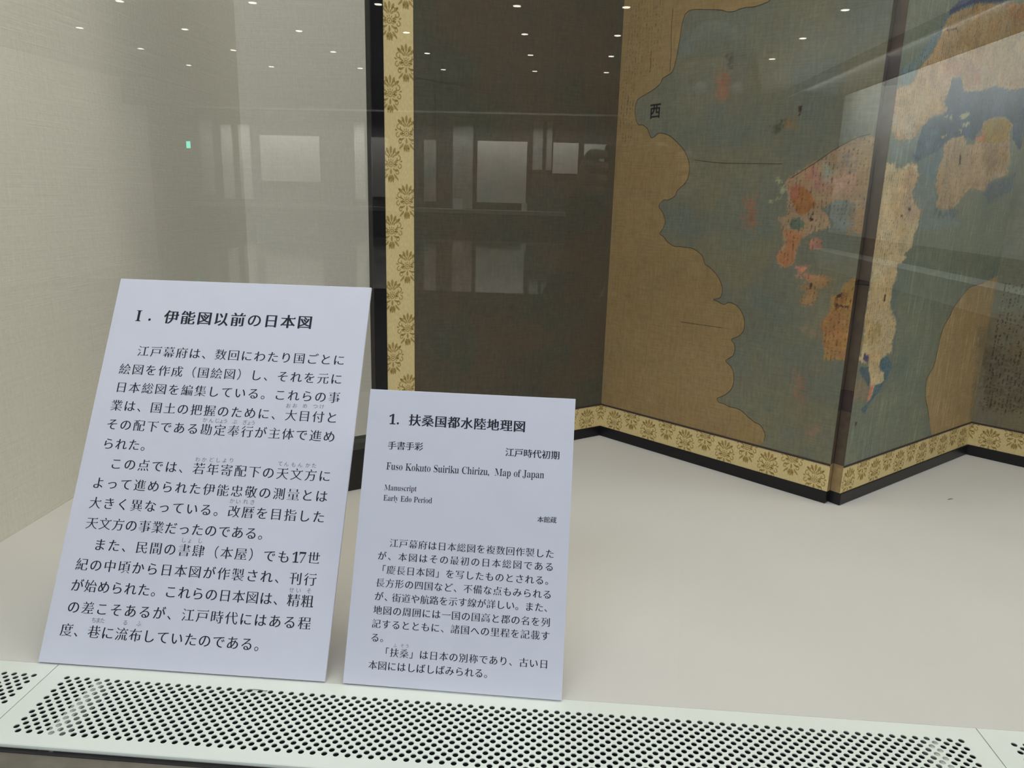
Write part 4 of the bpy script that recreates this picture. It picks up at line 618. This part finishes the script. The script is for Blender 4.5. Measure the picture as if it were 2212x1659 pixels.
def lettering(which):
    out = []; rb = [[], [], []]
    V = []; F = []; I = []
    def put(W, Fs, cx, cy, em, ox, oy, mi, sx=1.):
        n0 = len(V)
        for x, y in W: V.append((cx+(x-ox)*em*sx, cy+(y-oy)*em, 0))
        for f in Fs: F.append(tuple(n0+k for k in f)); I.append(mi)
    for s, k, i0, a, i1, b2 in TEXT[which]:
        if k == 'r': V, F, I = rb
        else:
            V, F, I = [], [], []; out.append((V, F, I))
        if k in 'Ll':
            em = {'L': .0103, 'l': .0079}[k]; s2 = [mb_char(c) for c in s]; wd = [latin_adv(c)-(.035 if c != ' ' else 0) for c in s2]
            tot = sum(wd)*em*1000; sx = (b2[0]-a[0])/tot; x = a[0]/1000
            for c, w_ in zip(s2, wd):
                if c != ' ':
                    W, Fs = glyph(c, 0 if c == ',' else -.019, 0 if c == ',' else -.004); put(W, Fs, x, a[1]/1000+(b2[1]-a[1])/1000*(x-a[0]/1000)/((b2[0]-a[0])/1000), em, .02, 0, 0, sx)
                x += w_*em*sx
            continue
        em = EM[which][k]; dv, dh = STY[k]
        for j, c in enumerate(s):
            t = (j-i0)/(i1-i0) if i1 != i0 else 0
            cx = (a[0]+(b2[0]-a[0])*t)/1000; cy = (a[1]+(b2[1]-a[1])*t)/1000
            if c in '17':
                W, Fs = glyph(mb_char(c), -.012 if k == 'b' else -.002, -.004); put(W, Fs, cx, cy, em*(1.12 if k == 'b' else 1.15), .28, .345, 0); continue
            if c == 'Ⅰ':
                W, Fs = glyph(mb_char('I'), -.008, -.004); put(W, Fs, cx, cy, em*1.1, .21, .34, 0); continue
            if c == '・':
                W, Fs = glyph(c, 0, 0); put(W, Fs, cx, cy, em*.8, .5, .38, 0); continue
            kj = is_kanji(c)
            if c in '「」（）、。': W, Fs = glyph(c, .0, .004)
            elif kj: W, Fs = glyph(c, dv, dh, True)
            else: W, Fs = glyph(c, dv*.6+(.006 if k == 'b' else 0), dh*.45)
            ox, oy = .5, .38
            put(W, Fs, cx, cy, em, ox, oy, 1 if k == 'r' else 0, 1.0)
    return out, rb
# ================================================================ CAPTION CARDS
def card(x1, wd, ht, al, be, which, label, strut):
    root = empty('caption_card', (x1, -.001, .0018), be, label=label, category='caption card')
    T = Matrix.Rotation(-al, 4, 'X')          # local y up -> leaning back
    T = Matrix.Rotation(R(90)-al, 4, 'X')     # card plane xy -> x, up
    th = .0030
    b = MB(); bm = bmesh.new(); bmesh.ops.create_cube(bm, size=1)
    for v in bm.verts: v.co = Vector((wd/2+v.co.x*wd, ht/2+v.co.y*ht, -th/2+v.co.z*th))
    bmesh.ops.bevel(bm, geom=bm.edges[:], offset=.00025, segments=1, affect='EDGES')
    b.bm(bm, 0, T.to_3x3().to_4x4()); o = b.out('board', 'card', root)
    lines, rb = lettering(which)
    for V, F, I in lines: obj('text_line', [tuple(T.to_3x3() @ Vector((x, y, .00012))) for x, y, _ in V], F, 'ink', root)
    obj('reading_aids', [tuple(T.to_3x3() @ Vector((x, y, .00012))) for x, y, _ in rb[0]], rb[1], 'ruby', root, kind='stuff')
    # fold-out strut behind
    s = MB(); hs = ht*.62; top = T.to_3x3() @ Vector((wd/2, hs, -th-.0004)); 
    foot_y = top.y+.045+ht*.05; w2 = .028
    for sy in (0,):
        a = [(wd/2-w2*.6, top.y, top.z), (wd/2+w2*.6, top.y, top.z), (wd/2+w2, foot_y, -.0010), (wd/2-w2, foot_y, -.0010)]
        c_ = [(x, y+.0018, z) for x, y, z in a]
        s.V += a+c_; s.F += [(0, 1, 2, 3), (7, 6, 5, 4), (0, 4, 5, 1), (1, 5, 6, 2), (2, 6, 7, 3), (3, 7, 4, 0)]; s.I += [0]*6
    s.out('strut', 'cardedge', root)
    return root
card(-.3590, .2880, .4097, .5229, .0008, 'L', 'large white caption card headed with the roman numeral I, leaning back at left', 1)
card(-.0534, .2100, .2870, .4201, -.0153, 'R', 'smaller white caption card numbered 1 with English lines, in front of the screen', 1)
# brush-written character on the painted sea
W, Fs = glyph('西', .02, -.012)
V = [(.0808+(x-.5)*.0235, -.0004, .6077+(y-.38)*.0270+.0012*(x-.5)) for x, y in W]
obj('painted_character', V, Fs, 'sumi', pb)
bpy.data.objects.remove(fo)
# ================================================================ SMALL THINGS IN THE CASE
eA = (P1-P0)/np.linalg.norm(P1-P0); nA = np.array([eA[1], -eA[0]]); angA = math.atan2(eA[1], eA[0])
blk = empty('screen_weight', (P0[0], P0[1], 0), angA, label='low black block holding the outer foot of the folding screen, between the two cards', category='weight')
b = MB(); b.box(-.105, .075, -.0335, -.0022, .0, .0665, bev=.0008); b.out('front_cheek', 'block', blk)
b = MB(); b.box(-.105, .075, PTH+.0006, .032, .0, .0665, bev=.0008); b.out('rear_cheek', 'block', blk)
b = MB(); b.box(-.105, -.002, -.0022, PTH+.0006, .0, .0662, bev=.0004); b.out('web', 'blocktop', blk)
# thread lying on the vent cover
def tube(pts, r, n=6):
    mb = MB(); rings = []
    P = [Vector(p) for p in pts]
    for i, p in enumerate(P):
        d = (P[min(i+1, len(P)-1)]-P[max(i-1, 0)]).normalized(); a = d.cross(Vector((0, 0, 1))); 
        if a.length < 1e-3: a = Vector((1, 0, 0))
        a.normalize(); c = d.cross(a); rings.append(len(mb.V)); rr = r[i] if isinstance(r, (list, tuple)) else r
        for k in range(n): mb.V.append(tuple(p+rr*(a*math.cos(2*math.pi*k/n)+c*math.sin(2*math.pi*k/n))))
    for i in range(len(P)-1):
        for k in range(n): mb.F.append((rings[i]+k, rings[i]+(k+1) % n, rings[i+1]+(k+1) % n, rings[i+1]+k)); mb.I.append(0)
    mb.F.append(tuple(range(n))[::-1]); mb.I.append(0); mb.F.append(tuple(rings[-1]+k for k in range(n))); mb.I.append(0)
    return mb
tube([(-.1414, -.0225, .0010), (-.139, -.0200, .0014), (-.133, -.0188, .0014), (-.127, -.0187, .0012), (-.1225, -.0195, .0012), (-.1205, -.0188, .0010)], .0004).out('thread', 'thread', label='short grey thread lying on the perforated vent cover below the cards', category='thread', smooth=True)
tube([(.776, .572, .0008), (.779, .5735, .0010), (.783, .576, .0009), (.786, .5755, .0007)], [.0004, .0009, .0008, .0003]).out('paper_crumb', 'thread', label='tiny crumb on the white case floor in front of the screen', category='crumb', smooth=True)
# ================================================================ THINGS IN THE HALL, SEEN MIRRORED IN THE PANE
def flat(name, x0, x1, y, z0, z1, mt, th=.02, **p):
    b = MB(); b.box(x0, x1, y, y+th, z0, z1, bev=.002); return b.out(name, mt, **p)
flat('poster', -5.0, -4.0, HY+.06, .56, 1.29, 'poster', label='wide white sheet mirrored in the pane left of the screen', category='poster')
flat('poster', -1.37, -.56, HY+.06, .31, 1.28, 'poster', label='upright pale map sheet mirrored over the dark screen panel', category='poster')
flat('poster', -.14, .27, HY+.06, .80, 1.28, 'poster', label='left one of two small pale sheets mirrored near the first fold', category='poster')
flat('poster', .36, .80, HY+.06, .80, 1.27, 'poster', label='right one of two small pale sheets mirrored near the first fold', category='poster')
flat('caption_card', -1.75, -1.60, HY+.14, .192, .36, 'white', label='small white label mirrored on the far ledge, left one', category='caption card')
flat('caption_card', -.62, -.53, HY+.14, .192, .32, 'white', label='tiny white label mirrored at the foot of the pale map sheet', category='caption card')
e = empty('exit_sign', (-6.2, HY+.01, 1.05), label='small green lit sign mirrored on the left wall', category='sign')
b = MB(); b.box(-.08, .0, .0, .04, 0, .12, bev=.004); b.out('housing', 'plastic', e)
b = MB(); b.box(-.075, -.005, .0405, .044, .005, .115); b.out('lit_face', 'exitg', e)
# table case
tv = empty('table_case', (-.9, -6.1, FZ), label='low dark glass-topped table case mirrored below the map sheet', category='display case')
b = MB(); b.box(-1.9, 1.5, -2.3, 2.3, .72, .80, bev=.004); b.out('glass_top', 'tableglass', tv)
b = MB(); b.box(-1.8, 1.4, -2.2, 2.2, .0, .719, bev=.004); b.out('plinth', 'hall', tv)
flat_ = MB(); flat_.box(-3.7, -3.1, -9.6, -9.0, FZ, .02, bev=.01); flat_.out('pedestal', 'white', label='white pedestal mirrored left of the screen edge', category='pedestal')
# downlights on a regular grid
xsg = [-5.14, -3.98, -2.75, -1.61, -.38, .57, 2.42]; ysg = [-6.87, -8.08, -9.28, -10.5]
Cc = Vector((0.14244329, -0.62929567, 0.46208582)); mir = -.250
def mirrored_px(P):
    d = Vector((P[0], mir-P[1], P[2]))-Cc; z = d.dot(_f); return 1106+1647.17*d.dot(_r)/z, 829.5-1647.17*d.dot(_u)/z
ordw = ['first', 'second', 'third', 'fourth', 'fifth', 'sixth', 'seventh']; roww = ['top row', 'second row down', 'third row down', 'lowest row']
dl0 = None
for j, yy in enumerate(ysg):
    vis = [xx for xx in xsg if 0 < mirrored_px((xx, yy, CZ))[0] < 2212 and 0 < mirrored_px((xx, yy, CZ))[1] < 1659]
    for i, xx in enumerate(vis):
        if dl0 is None:
            c = dl0 = empty('downlight', (xx, yy, CZ))
            b = MB(); b.cyl((0, 0, -.003), .050, .006, 20); b.out('trim_ring', 'hallceil', dl0)
            b = MB(); b.cyl((0, 0, -.0075), .034, .003, 20); b.out('lamp_face', 'lamp', dl0)
        else:
            c = dl0.copy(); COL.objects.link(c); c.location = (xx, yy, CZ)
            for ch in list(dl0.children):
                d = ch.copy(); COL.objects.link(d); d.parent = c
        c['category'] = 'downlight'; c['group'] = 'downlights mirrored in the pane'
        c['label'] = 'bright dot of a mirrored ceiling downlight, %s from the left in the %s' % (ordw[i], roww[j])
# ---------------------------------------------------------------- the photographer, dark against the hall
def skin_body(name, pts, edges, rad, mt, parent, root=0, lev=2, loc=(0, 0, 0)):
    me = bpy.data.meshes.new(name); me.from_pydata(pts, edges, []); me.materials.append(M[mt])
    o = bpy.data.objects.new(name, me); COL.objects.link(o); o.parent = parent; o.location = loc
    md = o.modifiers.new('skin', 'SKIN'); md.use_smooth_shade = True
    lay = me.skin_vertices[0].data if me.skin_vertices else None
    for i, r_ in enumerate(rad):
        lay[i].radius = (r_, r_) if not isinstance(r_, tuple) else r_; lay[i].use_root = (i == root)
    sb = o.modifiers.new('sub', 'SUBSURF'); sb.levels = lev; sb.render_levels = lev
    return o
def add_skin_layer(me): pass
PX, PY = .37, -1.035
person = empty('person', (PX, PY, FZ), label='person in dark clothes holding a camera up, mirrored dark in the pane', category='person')
def chain_obj(name, pts, edges, rad, mt, root=0, lev=2):
    me = bpy.data.meshes.new(name); bm = bmesh.new(); lay = bm.verts.layers.skin.verify()
    vs = []
    for p, r_ in zip(pts, rad):
        v = bm.verts.new(p); v[lay].radius = (r_, r_) if not isinstance(r_, tuple) else r_; v[lay].use_root = False; vs.append(v)
    vs[root][lay].use_root = True
    for a, b2 in edges: bm.edges.new((vs[a], vs[b2]))
    bm.to_mesh(me); bm.free(); me.materials.append(M[mt])
    o = bpy.data.objects.new(name, me); COL.objects.link(o); o.parent = person
    md = o.modifiers.new('skin', 'SKIN'); md.use_smooth_shade = True
    sb = o.modifiers.new('sub', 'SUBSURF'); sb.levels = lev; sb.render_levels = lev
    return o
# z measured from the hall floor; camera is held near z 1.33, x -0.28 from the body, y +0.36
HX, HYc, HZ = -.125, .235, 1.365
pts = [(0, 0, .92), (0, 0, 1.04), (0, .01, 1.20), (0, .01, 1.30), (0, .015, 1.365), (0, .03, 1.42),
       (-.15, .01, 1.295), (-.25, .10, 1.10), (HX-.07, HYc-.10, 1.24), (HX-.082, HYc-.035, HZ-.02),
       (.15, .01, 1.295), (.17, .14, 1.08), (.00, HYc-.12, 1.22), (HX+.084, HYc-.04, HZ-.02),
       (-.085, 0, .86), (-.09, .01, .48), (-.09, -.01, .09), (-.095, .12, .035),
       (.085, 0, .86), (.09, .01, .48), (.09, -.01, .09), (.095, .12, .035)]
ed = [(0, 1), (1, 2), (2, 3), (3, 4), (4, 5), (3, 6), (6, 7), (7, 8), (8, 9), (3, 10), (10, 11), (11, 12), (12, 13), (0, 14), (14, 15), (15, 16), (16, 17), (0, 18), (18, 19), (19, 20), (20, 21)]
rd = [(.15, .10), (.135, .095), (.16, .105), (.13, .09), .052, .05, .058, .045, .036, .027, .058, .045, .036, .027, .085, .058, .042, .038, .085, .058, .042, .038]
chain_obj('body', pts, ed, rd, 'coat_')
# head
bm = bmesh.new(); bmesh.ops.create_uvsphere(bm, u_segments=32, v_segments=24, radius=1)
for v in bm.verts:
    x, y, z = v.co; jaw = 1-.28*max(0, -z)**1.5
    v.co = Vector((x*.074*jaw, y*.092*(1-.12*max(0, -z))+(.006 if y > 0 and z < 0 else 0), z*.112))
    if y > .6: # nose, brow and eye sockets
        v.co.y += .016*math.exp(-((x/.14)**2+((z+.12)/.22)**2)); v.co.y -= .008*math.exp(-(((abs(x)-.36)/.14)**2+((z-.08)/.12)**2)); v.co.y += .004*math.exp(-((x/.3)**2+((z+.48)/.1)**2))
    v.co += Vector((-.0, .035, 1.49))
b = MB(); b.bm(bm); hd = b.out('head', 'skin', person, smooth=True)
bm = bmesh.new(); bmesh.ops.create_uvsphere(bm, u_segments=32, v_segments=20, radius=1)
for v in list(bm.verts):
    x, y, z = v.co
    if z < -.75 or (y > .55 and z < .42): bm.verts.remove(v); continue
    v.co = Vector((x*.083, y*.102, z*.12))+Vector((0, .028, 1.497))
b = MB(); b.bm(bm); b.out('hair', 'hair', person, smooth=True)
for s in (1, -1):
    b = MB(); bm = bmesh.new(); bmesh.ops.create_uvsphere(bm, u_segments=12, v_segments=8, radius=1)
    for v in bm.verts: v.co = Vector((v.co.x*.008+s*.074, v.co.y*.018+.03, v.co.z*.030+1.485))
    b.bm(bm); b.out('ear', 'skin', person, smooth=True)
    b = MB(); bm = bmesh.new(); bmesh.ops.create_uvsphere(bm, u_segments=12, v_segments=8, radius=.011)
    for v in bm.verts: v.co = v.co+Vector((s*.028, .115, 1.500))
    b.bm(bm); b.out('eye', 'white', person, smooth=True)
    # hand with five fingers wrapped round the camera's side
    hx = HX+s*.068; base = [(hx, HYc-.035, HZ-.015), (hx+s*.004, HYc-.012, HZ+.002)]
    P_ = list(base); E_ = [(0, 1)]; R_ = [.024, .026]
    for k in range(4):
        z = HZ+.026-.017*k; i = len(P_); ln = (.9, 1, .95, .75)[k]
        P_ += [(hx+s*.006, HYc+.006, z), (hx+s*.002-s*.006, HYc+.022*ln, z), (hx-s*.022*ln, HYc+.026, z-.001)]; R_ += [.009, .008, .007]; E_ += [(1, i), (i, i+1), (i+1, i+2)]
    i = len(P_); P_ += [(hx-s*.010, HYc-.028, HZ+.000), (hx-s*.026, HYc-.022, HZ+.010)]; R_ += [.010, .008]; E_ += [(0, i), (i, i+1)]
    chain_obj('hand', P_, E_, R_, 'skin', lev=1)
    b = MB(); b.box(s*.095-.045, s*.095+.045, -.05, .19, .0, .055, bev=.018); b.out('shoe', 'shoe', person)
cm = empty('compact_camera', (PX+HX, PY+HYc-.002, FZ+HZ+.01), label='small black camera in the hands of the mirrored person', category='camera')
b = MB(); b.box(-.052, .052, -.014, .012, -.031, .031, bev=.004); b.out('body', 'plastic', cm)
b = MB(); b.cyl((0, .017, 0), .024, .010, 24, axis='y'); b.cyl((0, .0245, 0), .019, .005, 24, axis='y'); b.out('lens_barrel', 'plastic', cm)
b = MB(); b.cyl((.03, 0, .033), .007, .005, 16); b.out('shutter_button', 'white', cm)
